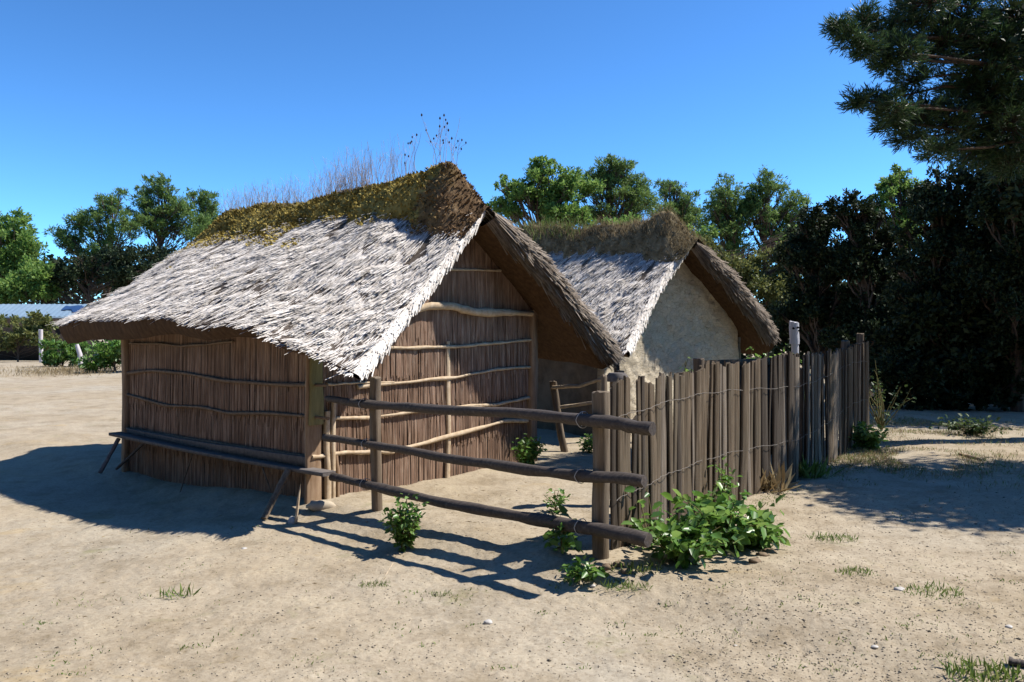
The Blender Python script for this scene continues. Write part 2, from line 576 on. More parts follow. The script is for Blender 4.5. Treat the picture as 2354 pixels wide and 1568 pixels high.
def make_thatch(rf, parent, nl, nr, rng, vis_left=1.0):
    mb = MB()
    roof_shell(rf, mb)
    for side, n in ((-1, nl), (1, nr)):
        sv = rng.uniform(.0, .945, n) ** .94
        q = rng.uniform(0, 1, n)
        t_ = sv * 2.9
        tl = q * 5.6
        keep = (vnoise(tl * 7.5, t_ * 2.6, 0, 91) + .5 * vnoise(tl * 17, t_ * 6, 0, 92)) > -.60 + .22 * vnoise(tl * .9, t_ * 1.2, 0, 93)
        sv, q = sv[keep], q[keep]
        n = len(sv)
        P, T, B, N = rf.frame(side, sv, q)
        big = rng.uniform(0, 1, n) < .12
        L = rng.uniform(.12, .27, n) * np.where(big, 1.3, 1)
        w = rng.uniform(.007, .016, n)
        clump = .5 + .5 * vnoise(P[:, 0] * 9, P[:, 1] * 9, P[:, 2] * 9, 4)
        lift = .05 + .24 * clump ** 1.5
        reeds(mb, P, T, B, N, L, w, lift, .10, rng, 0)
        # ragged eave
        k = int(n * .05)
        sv = rng.uniform(.90, .97, k)
        q = rng.uniform(0, 1, k)
        P, T, B, N = rf.frame(side, sv, q)
        reeds(mb, P, T, B, N, rng.uniform(.07, .15, k), rng.uniform(.009, .018, k), np.full(k, .0), .16, rng, 0, .03)
        if side < 0:
            k = 420
            sv = rng.uniform(.90, 1.0, k)
            q = rng.uniform(0, 1, k) ** 2.6
            P, T, B, N = rf.frame(side, sv, q)
            reeds(mb, P, T, B, N, rng.uniform(.09, .17, k), rng.uniform(.009, .017, k), np.full(k, -.02), .14, rng, 0, .015)
        k = 10
        q = rng.uniform(0, 1, k)
        P, T, B, N = rf.frame(side, np.full(k, .97), q)
        reeds(mb, P, T, B, N, rng.uniform(.14, .24, k), rng.uniform(.008, .014, k), np.full(k, -.15), .5, rng, 0, .05)
        # shaggy cheek of the front verge
        k = 15000 if side > 0 else 1700
        sv = rng.uniform(.0, .88 if side > 0 else .93, k)
        a = rng.uniform(0, .9 if side > 0 else .95, k) ** 1.1
        o, i = rf.outer(side, sv, np.zeros(k)), rf.inner(side, sv, np.zeros(k))
        P = o * (1 - a)[:, None] + i * a[:, None] - rf.U * (np.sin(PI * a) * (.18 if side > 0 else .05))[:, None]
        o2 = rf.outer(side, sv + .02, np.zeros(k))
        T = unit(o2 - o)
        N = unit(-rf.U[None] * np.sin(PI * (a * .5 + .12))[:, None] + np.array([[0, 0, 1.]]) * np.cos(PI * (a * .5 + .12))[:, None])
        B = unit(np.cross(N, T))
        reeds(mb, P, T, B, N, rng.uniform(.16, .42, k) if side > 0 else rng.uniform(.10, .22, k), rng.uniform(.010, .024, k), rng.uniform(.04, .22, k) if side > 0 else np.full(k, .08), .13, rng, 3 if side > 0 else 0, .01)
    return mb.build('thatch_roof', [M['reed'], M['soffit'], M['reed_core'], M['reed_grey']], parent)


thatch1 = make_thatch(roof1, hut1, 56000, 15000, np.random.RandomState(3))


def mound_point(rf, t, v, width_l, width_r, top, t0, t1, t2, t3, rough):
    side = np.where(v >= 0, 1, -1)
    z = np.where(v >= 0, rf.zout(1, np.abs(v) / rf.w[1], t), rf.zout(-1, np.abs(v) / rf.w[-1], t))
    wd = np.where(v >= 0, width_r, width_l)
    prof = np.clip(1 - np.abs(v / wd) ** 2.4, 0, 1) ** .75
    env = sstep(t0, t1, t) * sstep(t3, t2, t)
    hh = np.maximum(top(t) - rf.zr(t), .05)
    lump = 1 + rough * fbm(t * 3.2, v * 4, 0, 77, 4) + rough * .9 * vnoise(t * 1.3, v * 1.5, 0, 78)
    return rf.world(t, v, z + hh * prof * env * lump + .012)


def make_mound(rf, parent, name, wl, wr, top, tt, mats, rng, n_tuft, tuft, rough=.16, nt=130, nv=30):
    t = np.linspace(tt[0], tt[3], nt)
    v = np.linspace(-1, 1, nv)
    Tg, Vg = np.meshgrid(t, v, indexing='ij')
    wob_l = wl * np.maximum(1 + .42 * fbm(Tg * 1.7, 0 * Tg, 0, 8, 4), .35)
    wob_r = wr * (1 + .2 * fbm(Tg * 1.7, 0 * Tg + 5, 0, 9, 3))
    VV = np.where(Vg < 0, Vg * wob_l, Vg * wob_r)
    P = mound_point(rf, Tg, VV, wob_l, wob_r, top, *tt, rough)
    mb = MB()
    mb.grid(P, 0, flip=True)
    # tufts of moss and dry leaf bits standing off the surface
    i = rng.randint(0, nt - 1, n_tuft)
    j = rng.randint(0, nv - 1, n_tuft)
    fi, fj = rng.uniform(0, 1, n_tuft)[:, None], rng.uniform(0, 1, n_tuft)[:, None]
    p = P[i, j] * (1 - fi) * (1 - fj) + P[i + 1, j] * fi * (1 - fj) + P[i, j + 1] * (1 - fi) * fj + P[i + 1, j + 1] * fi * fj
    nrm = unit(np.cross(P[i + 1, j] - P[i, j], P[i, j + 1] - P[i, j]))
    nrm *= np.sign(nrm[:, 2:3] + 1e-6)
    cards(mb, p - nrm * .01, nrm, tuft[0], tuft[1], tuft[2], rng, 0, spread=.9)
    o = mb.build(name, mats, parent)
    return P, o


def cards(mb, P, D, L0, L1, aspect, rng, m=0, spread=.6, fold=.25):
    """folded leaf shaped faces at P pointing roughly along D"""
    n = len(P)
    d = unit(D + rng.normal(0, spread, (n, 3)))
    r = rng.normal(0, 1, (n, 3))
    b = unit(np.cross(d, r))
    nn = np.cross(d, b)
    L = rng.uniform(L0, L1, n)[:, None]
    w = L * aspect
    V = np.stack([P, P + d * L * .5 + b * w * .5 + nn * w * fold, P + d * L, P + d * L * .5 - b * w * .5 + nn * w * fold], 1)
    mb.add(V.reshape(-1, 3), np.arange(n * 4).reshape(n, 4), m)


mossP, _ = make_mound(roof1, thatch1, 'mossy_ridge', .40, .55, curve([-.4, .0, .5, 1, 1.6, 2.6, 3.5, 4.3, 5.4], [3.42, 3.47, 3.50, 3.51, 3.49, 3.45, 3.42, 3.45, 3.51]), (-.42, .12, 4.9, 5.4), [M['moss']], np.random.RandomState(5), 15000, (.018, .06, .5))

rng = np.random.RandomState(15)
n = 9000
sv = .10 + .5 * rng.uniform(0, 1, n) ** 2.0
q = rng.uniform(.03, .97, n)
P, T, B, N = roof1.frame(-1, sv, q)
ok = vnoise(P[:, 0] * 3, P[:, 1] * 3, P[:, 2] * 3, 19) > -.35 + sv * 1.9
mb = MB()
cards(mb, (P + N * .025)[ok], N[ok] + T[ok], .02, .06, .5, rng, 0, spread=.6)
mp = mb.build('moss_patch', M['moss'], thatch1)
mp['kind'] = 'stuff'

# ---- reed walls
def reed_wall(mb, A, Bp, ztop, n_tiers, rng, out, step=.016, z0=-.25, mat=0):
    """vertical reeds between plan points A and Bp; ztop(k 0..1) is the top; out = outward normal"""
    A, Bp = np.asarray(A, float), np.asarray(Bp, float)
    Lw = np.linalg.norm(Bp - A)
    d = (Bp - A) / Lw
    for k, (zb, ze, off) in enumerate(n_tiers):
        n = int(Lw / step)
        x = (np.arange(n) + rng.uniform(.1, .9, n)) / n
        zt = np.array([min(ze + rng.uniform(-.02, .05), ztop(a)) for a in x])
        zl = zb + (rng.uniform(-.05, .07, n) if zb > .1 else np.zeros(n))
        ok = zt - zl > .05
        x, zt, zl = x[ok], zt[ok], zl[ok]
        n = len(x)
        w = rng.uniform(.6, 1.7, n) * step
        o_t = off + rng.uniform(-.005, .003, n)
        o_b = off + rng.uniform(.0, .009, n) + .008
        lean = rng.normal(0, .016, n)
        p2 = A + d * (x * Lw)[:, None]
        tw = rng.uniform(-.35, .35, n)

        def pt(sgn, lo, bulge):
            oo = (o_b if lo == 0 else (o_t if lo == 1 else (o_t + o_b) / 2)) + bulge + sgn * tw * w * .5
            zz = zl if lo == 0 else (zt if lo == 1 else (zl + zt) / 2)
            sh = sgn * w * .5 + lean * (0 if lo == 1 else (1 if lo == 0 else .3))
            q = p2 + d * sh[:, None] + out * oo[:, None]
            return np.concatenate([q, zz[:, None]], 1)
        V = np.stack([pt(-1, 0, 0), pt(0, 0, w * .28), pt(1, 0, 0), pt(-1, .5, 0), pt(0, .5, w * .28), pt(1, .5, 0), pt(-1, 1, 0), pt(0, 1, w * .28), pt(1, 1, 0)], 1)
        base = np.arange(n)[:, None] * 9
        F = np.concatenate([base + np.array(f) for f in ([0, 1, 4, 3], [1, 2, 5, 4], [3, 4, 7, 6], [4, 5, 8, 7])], 0)
        mb.add(V.reshape(-1, 3), F, mat)


WL, WR, LEN = -2.0, 1.23, 3.87
W2 = roof1.world


def plan(t, v):
    return (O1 + U1 * t + V1 * v)


TI = [(-.25, .95, 0.0), (.38, 1.25, .008), (.8, 1.6, .014), (1.12, 2.4, .02), (1.5, 3.2, .018)]
rw = np.random.RandomState(8)


def core_wall(mb, A, Bp, ztop, inn, m):
    k = np.linspace(0, 1, 30)
    A, Bp = np.asarray(A), np.asarray(Bp)
    p = A + (Bp - A) * k[:, None] - inn * .012
    P = np.stack([np.c_[p, np.full(30, -.3)], np.c_[p, [ztop(a) for a in k]]])
    mb.grid(P, m)
    P2 = P - np.array([*(inn * .06), 0])
    mb.grid(P2, m)


def gable_top(a):
    v = WL + (WR - WL) * a
    return roof1.under(v, 0.0) + .03


mb = MB()
A, B_ = plan(0, WL), plan(0, WR)
reed_wall(mb, A, B_, gable_top, TI, rw, -U1, step=.0085)
core_wall(mb, A, B_, gable_top, -U1, 1)
mb.build('gable_wall', [M['wall_reed'], M['wall_core']], hut1)
mb = MB()
side_top = lambda a: roof1.under(WL, 3.87 * a) + .04
reed_wall(mb, plan(0, WL), plan(LEN, WL), side_top, [(-.4, .6, 0.), (.2, 1.0, .006), (.7, 2.2, .010)], rw, -V1, step=.010)
core_wall(mb, plan(0, WL), plan(LEN, WL), side_top, -V1, 1)
mb.build('side_wall', [M['wall_reed'], M['wall_core']], hut1)
mb = MB()
rear_top = lambda a: roof1.under(WL + (WR - WL) * a, LEN) + .04
reed_wall(mb, plan(LEN, WL), plan(LEN, WR), rear_top, [(-.4, 1.2, 0.), (.9, 3.2, .01)], rw, U1, step=.024)
core_wall(mb, plan(LEN, WL), plan(LEN, WR), rear_top, U1, 1)
mb.build('rear_wall', [M['wall_reed'], M['wall_core']], hut1)
mb = MB()
r_top = lambda a: roof1.under(WR, LEN * a) + .04
reed_wall(mb, plan(0, WR), plan(LEN, WR), r_top, [(-.3, 1.2, 0.), (.9, 2.4, .01)], rw, V1, step=.024)
core_wall(mb, plan(0, WR), plan(LEN, WR), r_top, V1, 1)
mb.build('shaded_side_wall', [M['wall_reed'], M['wall_core']], hut1)


def on_gable(px, py, off=.03):
    """point on the gable plane that shows at (px, py)"""
    r = (px - CX) / FP
    # O1 + V1*v - U1*off
    ox, oy = O1 - U1 * off
    v = (r * oy - ox) / (V1[0] - r * V1[1])
    Y = oy + V1[1] * v
    return at(px, py, Y)


def on_side(px, py, off=.03):
    r = (px - CX) / FP
    ox, oy = O1 + V1 * WL - V1 * off
    t = (r * oy - ox) / (U1[0] - r * U1[1])
    Y = oy + U1[1] * t
    return at(px, py, Y)


def wobble(pts, n, amp, seed):
    pts = np.asarray(pts, float)
    k = np.linspace(0, 1, len(pts))
    kk = np.linspace(0, 1, n)
    P = np.stack([np.interp(kk, k, pts[:, i]) for i in range(3)], 1)
    P[:, 2] += amp * vnoise(kk * 9, seed * 3.7, 0, seed)
    return P


def batten(px_pts, place, r, seed, flat=.6, amp=.006, off=.045, name='batten', mat='batten', taper=1.0):
    pts = [place(px, py, off) for px, py in px_pts]
    P = wobble(pts, 30, amp, seed)
    rr_ = r * (1 + .25 * vnoise(np.arange(30) * .35, seed, 0, seed)) * np.linspace(1, taper, 30)
    mb = MB()
    mb.tube(P, rr_, 8, 0, rough=.25, seed=seed)
    return mb.build(name, M[mat], hut1, smooth=True)


batten([(935, 716), (990, 702), (1040, 704), (1090, 718), (1150, 718), (1222, 721)], on_gable, .045, 1, amp=.003, off=.07, name='tie_beam', taper=.95)
batten([(820, 802), (1048, 797)], on_gable, .018, 2)
batten([(1045, 797), (1130, 790), (1226, 781)], on_gable, .016, 12)
batten([(752, 884), (810, 881), (905, 880)], on_gable, .011, 3, off=.05)
batten([(822, 889), (960, 876), (1060, 866), (1140, 848), (1230, 845)], on_gable, .019, 4)
batten([(770, 962), (850, 960), (940, 948), (1040, 935), (1120, 930)], on_gable, .017, 5)
batten([(1040, 937), (1130, 932), (1232, 911)], on_gable, .018, 13)
batten([(716, 1052), (770, 1042), (850, 1038), (905, 1040)], on_gable, .021, 6)
batten([(860, 1041), (940, 1028), (1050, 998), (1160, 968), (1212, 966)], on_gable, .022, 7)
batten([(1020, 619), (1150, 622)], on_gable, .014, 8, off=.04)
batten([(298, 790), (360, 789), (420, 796), (470, 793), (535, 785)], on_side, .012, 21, mat='batten_shaded')
batten([(294, 858), (350, 852), (420, 858), (520, 876), (640, 884), (752, 886)], on_side, .018, 22, mat='batten_shaded')
batten([(290, 908), (380, 932), (470, 937), (530, 950), (620, 950), (755, 962)], on_side, .015, 23, mat='batten_shaded')
batten([(288, 985), (380, 1000), (560, 1028), (716, 1052)], on_side, .018, 24, mat='batten_shaded')
# corner timbers
def timber(name, base, top, wx, wy, mat, seed=0, slant=None):
    """upright board between two points; wx along the gable, wy along the side"""
    base, top = np.asarray(base, float), np.asarray(top, float)
    mb = MB()
    ns = 9
    rings = []
    for k in np.linspace(0, 1, ns):
        c = base + (top - base) * k + np.array([*(V1 * .012 * vnoise(k * 3, seed, 0, seed)), 0])
        wxx = wx * (1 + .12 * vnoise(k * 4, seed + 3, 0, 2))
        cor = [(-1, -.6), (-.8, -1), (.8, -1), (1, -.6), (1, .6), (.8, 1), (-.8, 1), (-1, .6)]
        rings.append([c + np.array([*(V1 * a * wxx + U1 * b * wy), 0]) for a, b in cor])
    R = np.array(rings)
    mb.grid(R, 0, wrap=True, flip=True)
    n0 = mb.n
    mb.add(R[-1], [[0, 1, 2, 3], [0, 3, 4, 7], [7, 4, 5, 6]])
    return mb.build(name, M[mat], hut1)


p = plan(0, WL)
cz = gz(*p) - .1
timber('corner_board', [*plan(-.03, WL - .035), cz], [*plan(-.03, WL - .035), 1.62], .085, .02, 'timber', 1)
timber('painted_board', [*plan(-.065, WL - .03), .74], [*plan(-.065, WL - .03), 1.42], .075, .012, 'olive_board', 2)
timber('corner_post', [*plan(-.055, WL + .10), cz], [*plan(-.055, WL + .10), .86], .028, .024, 'batten', 3)
timber('corner_post', [*plan(-.065, WL + .16), cz], [*plan(-.07, WL + .175), .98], .020, .02, 'batten', 4)
timber('corner_post', [*plan(-.05, WL + .23), cz], [*plan(-.05, WL + .22), .42], .015, .02, 'timber', 5)
timber('corner_post', [*plan(-.05, WR - .01), -.12], [*plan(-.02, WR + .035), 1.9], .062, .05, 'timber', 6)
pm = on_gable(1030, 1000, .03)
timber('seam_lath', [pm[0], pm[1], .0], [pm[0], pm[1], 1.52], .028, .016, 'batten', 7)
timber('rear_corner_post', [*plan(LEN + .03, WL - .03), -.3], [*plan(LEN + .03, WL - .03), 1.7], .05, .05, 'timber', 8)

# dead grass and weeds on the ridge of the front hut
def stalks(P, n, h0, h1, rng, rad, heads, mb, branch=2):
    i = rng.randint(0, len(P), n)
    for a in i:
        p = P[a]
        hgt = rng.uniform(h0, h1)
        lean = rng.normal(0, .16, 2)
        k = np.linspace(0, 1, 5)[:, None]
        pts = p + np.array([lean[0] * hgt, lean[1] * hgt, hgt]) * k + np.array([*(rng.normal(0, .02, 2)), 0]) * np.sin(k * 5)
        mb.tube(pts, np.linspace(rad, rad * .4, 5), 3, 0, cap=False)
        for _ in range(rng.randint(0, branch + 1)):
            kk = rng.uniform(.4, .9)
            q = p + np.array([lean[0] * hgt, lean[1] * hgt, hgt]) * kk
            e = q + np.array([*rng.normal(0, .05, 2), rng.uniform(.04, .12)])
            mb.tube([q, (q + e) / 2 + [0, 0, .01], e], rad * .5, 3, 0, cap=False)
            if heads and rng.uniform() < heads:
                mb.tube([e, e + [0, 0, .014], e + [0, 0, .028]], [.004, .011, .003], 5, 1)
        if heads and rng.uniform() < heads:
            e = pts[-1]
            mb.tube([e, e + [0, 0, .016], e + [0, 0, .034]], [.004, .013, .003], 5, 1)


rng = np.random.RandomState(17)
mid = mossP[:, 12:19].reshape(-1, 3)
tt_ = (mid[:, :2] - O1) @ U1
mb = MB()
stalks(mid[(tt_ > 1.6) & (tt_ < 5.1)], 520, .10, .42, rng, .0022, 0, mb)
stalks(mid[(tt_ > .9) & (tt_ < 2.5)], 170, .25, .60, rng, .0022, 0, mb)
mb.build('dry_grass', [M['twig'], M['seed']], kind='stuff', label='thin dead grass stalks along the mossy ridge of the reed hut', category='dry grass')
for lab, (lo, hi), n, hh in (('tall dark seeded weed stalks on the highest point of the mossy ridge', (.05, .45), 11, (.35, .66)), ('thin pinkish weed stalks standing behind the ridge top', (.75, 1.1), 7, (.3, .62))):
    mb = MB()
    stalks(mid[(tt_ > lo) & (tt_ < hi)], n, hh[0], hh[1], rng, .0036, .5, mb, 4)
    c = mb.v[0][0]
    mb.build('weed', [M['twig'], M['seed']], origin=c, label=lab, category='weed')

# ------------------------------------------------------------------ second hut
a2 = math.radians(126)
U2 = np.array([math.cos(a2), math.sin(a2)])
V2 = np.array([U2[1], -U2[0]])
O2 = np.array([2.91, 13.4]) + U2 * .33
roof2 = Roof(O2, U2, V2, {-1: 1.98, 1: 1.98},
             {-1: lambda s: -.33 - .57 * s ** 2, 1: lambda s: -.33 - .06 * s},
             {-1: lambda s: 5.6 - .1 * s, 1: lambda s: 5.6 - .1 * s},
             curve([-.5, .2, .9, 5.3], [3.12, 3.2, 3.3, 3.45]),
             {-1: curve([-1.0, 0, 1, 5], [1.38, 1.5, 1.62, 1.7]), 1: curve([-.6, 5], [1.55, 1.6])},
             {-1: curve([-1, 0, 2, 5], [1.08, 1.1, 1.1, 1.1]), 1: const(.72)},
             {-1: lambda s, t: .17 + s * (-.04 + .15 * sstep(-1, 4, t)), 1: lambda s, t: .22 + .10 * s}, 15)
hut2 = thing('thatched_hut', (*O2, 0), 'thatched hut with cracked clay daub walls and a grassy ridge, behind the picket fence', 'hut')
thatch2 = make_thatch(roof2, hut2, 42000, 10000, np.random.RandomState(13))
turfP, _ = make_mound(roof2, thatch2, 'turf_ridge', .36, .42, curve([-.5, .1, .5, 1.5, 3, 5.4], [3.42, 3.55, 3.58, 3.58, 3.68, 3.78]), (-.5, .1, 5.2, 5.7), [M['turf']], np.random.RandomState(6), 14000, (.02, .07, .2), .2)
rng = np.random.RandomState(23)
mid = turfP[:, 5:24].reshape(-1, 3)
mb = MB()
i = rng.randint(0, len(mid), 5200)
cards(mb, mid[i], np.tile([[0, 0, 1.]], (5200, 1)), .04, .15, .05, rng, 0, spread=.35)
stalks(mid, 260, .10, .36, rng, .003, 0, mb)
mb.build('dry_grass', M['grass_dry'], kind='stuff', label='dry brown turf grass on the ridge of the clay hut', category='dry grass')
tt_ = (mid[:, :2] - O2) @ U2
mb = MB()
k = mid[(tt_ > 2.2)]
i = rng.randint(0, len(k), 900)
cards(mb, k[i], np.tile([[0, 0, 1.]], (900, 1)), .08, .26, .06, rng, 0, spread=.3)
mb.build('green_grass', M['grass'], kind='stuff', label='green grass blades growing on the ridge of the clay hut', category='grass')

# clay walls
GW = 1.72


def clay_panel(f, nx, nz, name, mat='clay'):
    mb = MB()
    K, Z = np.meshgrid(np.linspace(0, 1, nx), np.linspace(0, 1, nz), indexing='ij')
    mb.grid(f(K, Z), 0)
    return mb.build(name, M[mat], hut2, smooth=True)


def gable2(K, Z):
    v = -GW + 2 * GW * K
    top = np.array([roof2.under(x, .0) for x in v[:, 0]])[:, None] + .03
    z = -.1 + (top + .1) * Z
    bul = .10 * sstep(1.6, .2, z) + .025 * fbm(v * 2.2, z * 2.2, 0, 41, 4) + .008 * fbm(v * 11, z * 11, 0, 43, 3)
    bul = bul - .10 * sstep(.94, 1.0, np.abs(v) / GW)
    P = O2 + V2 * v[..., None] - U2 * bul[..., None]
    return np.concatenate([P, z[..., None]], -1)


def side2(sgn):
    def f(K, Z):
        t = 4.3 * K
        top = np.array([roof2.under(sgn * GW, x) for x in t[:, 0]])[:, None] + .04
        z = -.1 + (top + .1) * Z
        bul = .03 * fbm(t * 2.2, z * 2.2, 0, 47 + sgn, 4)
        P = O2 + V2 * (sgn * (GW - .01 + bul))[..., None] + U2 * t[..., None]
        return np.concatenate([P, z[..., None]], -1)
    return f


clay_panel(gable2, 150, 110, 'clay_gable')
clay_panel(side2(-1), 60, 30, 'clay_wall', 'shaded_brown_daub')
clay_panel(side2(1), 60, 30, 'clay_wall')


def rear2(K, Z):
    v = -GW + 2 * GW * K
    top = np.array([roof2.under(x, 4.3) for x in v[:, 0]])[:, None] + .03
    z = -.1 + (top + .1) * Z
    return np.concatenate([O2 + V2 * v[..., None] + U2 * 4.3, z[..., None]], -1)


clay_panel(rear2, 20, 10, 'clay_wall')
mb = MB()
b0 = at(1420, 1000, 12.0)
b0[2] = -.1
mb.tube([b0, b0 + [.0, 0, .6], b0 + [-.02, .0, 1.1], at(1413, 790, 12.05)], [.05, .045, .045, .04], 8, 0, rough=.3, seed=4)
mb.build('eave_prop', M['bark'], hut2, smooth=True)

# ------------------------------------------------------------------ rail fence
PA, PB = np.array([-1.19, 7.21]), np.array([.61, 5.65])
fd = (PB - PA) / np.linalg.norm(PB - PA)
fn = np.array([fd[1], -fd[0]])          # towards the camera
if fn @ (-PA) < 0:
    fn = -fn
rf_ = thing('rail_fence', (*((PA + PB) / 2), 0), 'low fence of three dark horizontal poles lashed to two posts', 'fence')


def rough_post(name, parent, base, top, rx, ry, mat, seed, axis=(1, 0), n=10, sq=3.0, chip=.0):
    base, top = np.asarray(base, float), np.asarray(top, float)
    ax = np.array([*axis, 0.])
    ay = np.array([-axis[1], axis[0], 0.])
    seg = 14
    ang = np.arange(seg) / seg * 2 * PI + .2
    ca, sa = np.cos(ang), np.sin(ang)
    rad = (np.abs(ca) ** sq + np.abs(sa) ** sq) ** (-1 / sq)
    R = []
    for k in np.linspace(0, 1, n):
        c = base + (top - base) * k + ax * .012 * vnoise(k * 2.5, seed, 0, seed) + ay * .012 * vnoise(k * 2.5, seed + 9, 0, seed)
        jit = 1 + .10 * vnoise(k * 5 + ang * 0, ca * 1.6, sa * 1.6 + seed, seed)
        ring = c + (ca * rad * rx * jit)[:, None] * ax + (sa * rad * ry * jit)[:, None] * ay
        if k == 1:
            ring[:, 2] += .014 * vnoise(ca * 2, sa * 2, 0, seed) + chip * ca
        R.append(ring)
    R = np.array(R)
    mb = MB()
    mb.grid(R, 0, wrap=True, flip=True)
    n0 = mb.n
    inner = R[-1].mean(0) + (R[-1] - R[-1].mean(0)) * .86 + [0, 0, .006]
    mb.grid(np.stack([R[-1], inner]), 0, wrap=True, flip=True)
    mb.v.append(np.vstack([inner.mean(0)[None] + [0, 0, .004], inner]))
    idx = np.arange(seg)
    mb.t.append(np.stack([np.full(seg, mb.n), mb.n + 1 + idx, mb.n + 1 + (idx + 1) % seg], -1))
    mb.mt.append(np.zeros(seg))
    mb.n += seg + 1
    return mb.build(name, M[mat], parent)


rough_post('post', rf_, [*PA, -.15], [PA[0] - .01, PA[1], 1.215], .048, .04, 'post', 2, fd)
rough_post('post', rf_, [*PB, -.15], [PB[0] + .005, PB[1], 1.20], .055, .05, 'post', 6, fd)
fence_px = [[(752, 917), (860, 931), (1000, 941), (1180, 950), (1365, 968), (1500, 988)],
            [(745, 1005), (850, 1021), (1000, 1048), (1180, 1076), (1360, 1095), (1481, 1107)],
            [(764, 1096), (860, 1118), (1000, 1152), (1180, 1186), (1360, 1214), (1490, 1241)]]
for k, line in enumerate(fence_px):
    pts = []
    for px, py in line:
        o = PA + fn * .085
        r = (px - CX) / FP
        s_ = (r * o[1] - o[0]) / (fd[0] - r * fd[1])
        pts.append(at(px, py, o[1] + fd[1] * s_))
    P = wobble(pts, 40, .004, 3 + k)
    R = (.033 + .012 * np.linspace(0, 1, 40)) * (1 + .10 * vnoise(np.arange(40) * .3, k * 5, 0, k)) * (1.08 if k == 2 else 1)
    mb = MB()
    mb.tube(P, R, 14, 0, rough=.24, seed=k + 2)
    ro = mb.build('rail', M['rail'], rf_)
    for pp in (PA, PB):
        # twine loop round pole and post
        s0 = np.argmin(np.hypot(P[:, 0] - (pp + fn * .085)[0], P[:, 1] - (pp + fn * .085)[1]))
        s0 = max(min(s0 - 1, 38), 1)
        c = P[s0]
        ang = np.linspace(0, 2 * PI, 18)
        rad = R[s0] * 1.22 + .004
        n3, f3 = np.array([*fn, 0]), np.array([*fd, 0])
        lp = c + np.cos(ang)[:, None] * rad * n3 + np.sin(ang)[:, None] * rad * np.array([0, 0, 1.]) + f3 * (np.sin(ang * .5) * .03)[:, None]
        mb = MB()
        mb.tube(lp, .003, 5, 0)
        e = lp[0]
        mb.tube([lp[4], lp[4] + n3 * .01 - [0, 0, .05], lp[4] + n3 * .012 - [0, 0, .10]], .003, 4, 0)
        mb.build('twine', M['twine'], ro)

# ------------------------------------------------------------------ picket fence
path = np.array([[.70, 5.78], [1.35, 6.72], [2.19, 7.87], [3.10, 8.95], [4.0, 10.3], [4.9, 11.75], [5.45, 12.55]])
seg_l = np.r_[0, np.cumsum(np.linalg.norm(np.diff(path, axis=0), axis=1))]


def along(s):
    return np.array([np.interp(s, seg_l, path[:, 0]), np.interp(s, seg_l, path[:, 1])])


top_px = curve([1380, 1440, 1500, 1600, 1625, 1650, 1700, 1790, 1880, 1925, 1960, 2010], [870, 876, 872, 852, 838, 834, 838, 818, 814, 806, 796, 778])
pf = thing('picket_fence', (*path[0], 0), 'long fence of upright split wooden pickets wired together, curving away beside the path', 'fence')
rng = np.random.RandomState(29)
s = .02
npk = 0
picks = []
while s < seg_l[-1] - .03 and npk < 100:
    wdt = rng.choice([.055, .075, .095, .115, .14], p=[.2, .24, .26, .2, .1]) * rng.uniform(.85, 1.1)
    gap = rng.choice([-.014, -.006, .001, .010], p=[.3, .3, .28, .12])
    if s < 1.5:
        gap = -.012
    picks.append((s + wdt / 2, wdt))
    s += wdt + gap
    npk += 1
sc_ = (seg_l[-1] - .03) / s
for k, (s, wdt) in enumerate(picks):
    s *= sc_
    wdt *= sc_
    c = along(s)
    d = unit(along(s + .05) - along(s - .05))
    n2 = np.array([d[1], -d[0]])
    px = CX + FP * c[0] / c[1]
    ztop = H - (float(top_px(px)) - HZ) / FP * c[1] + rng.normal(0, .013)
    if k == 3:
        ztop -= .28
    zb = gz(*c) - .08
    lean = rng.normal(0, .020) + (.03 if 5.6 < s < 7 else 0)
    yaw = rng.normal(0, .16)
    yaw *= .5 if s < 1.5 else 1
    d2 = d * math.cos(yaw) + n2 * math.sin(yaw)
    n3 = np.array([d2[1], -d2[0]])
    thk = rng.uniform(.0045, .010)
    off = rng.normal(0, .014) * (.35 if s < 1.6 else 1)
    rings = []
    for kk in np.linspace(0, 1, 9):
        bend = .010 * vnoise(kk * 2.2, k * 1.7, 0, 5)
        cc = c + d * (lean * (kk - .3) * 1.3 + bend) + n2 * (off + .012 * vnoise(kk * 2, k * 2.1, 0, 6))
        ww = wdt / 2 * (1 + .10 * vnoise(kk * 3, k * 3.3, 0, 7)) * (1 - .10 * kk ** 6)
        z = zb + (ztop - zb) * kk
        cor = [(-1, -1), (-.35, -1.02), (.3, -.94), (1, -1), (1, 1), (.3, 1), (-.3, 1), (-1, 1)]
        ring = []
        for a, b in cor:
            q = cc + d2 * a * ww + n3 * b * thk
            ring.append([q[0], q[1], z + (a * .022 * vnoise(k * 1.3, 2.2, 0, 8) + .016 * vnoise(a * 3, k, 0, 3) if kk == 1 else 0)])
        rings.append(ring)
    R = np.array(rings)
    mb = MB()
    mb.grid(R, 0, wrap=True, flip=True)
    mb.add(R[-1], [[0, 1, 6, 7], [1, 2, 5, 6], [2, 3, 4, 5]])
    u = rng.uniform()
    dark = 3.0 < s < 4.7  # tree shade on the middle pickets, painted in by darker wood
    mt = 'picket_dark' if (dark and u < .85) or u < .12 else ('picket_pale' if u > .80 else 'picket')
    mb.build('picket', M[mt], pf)
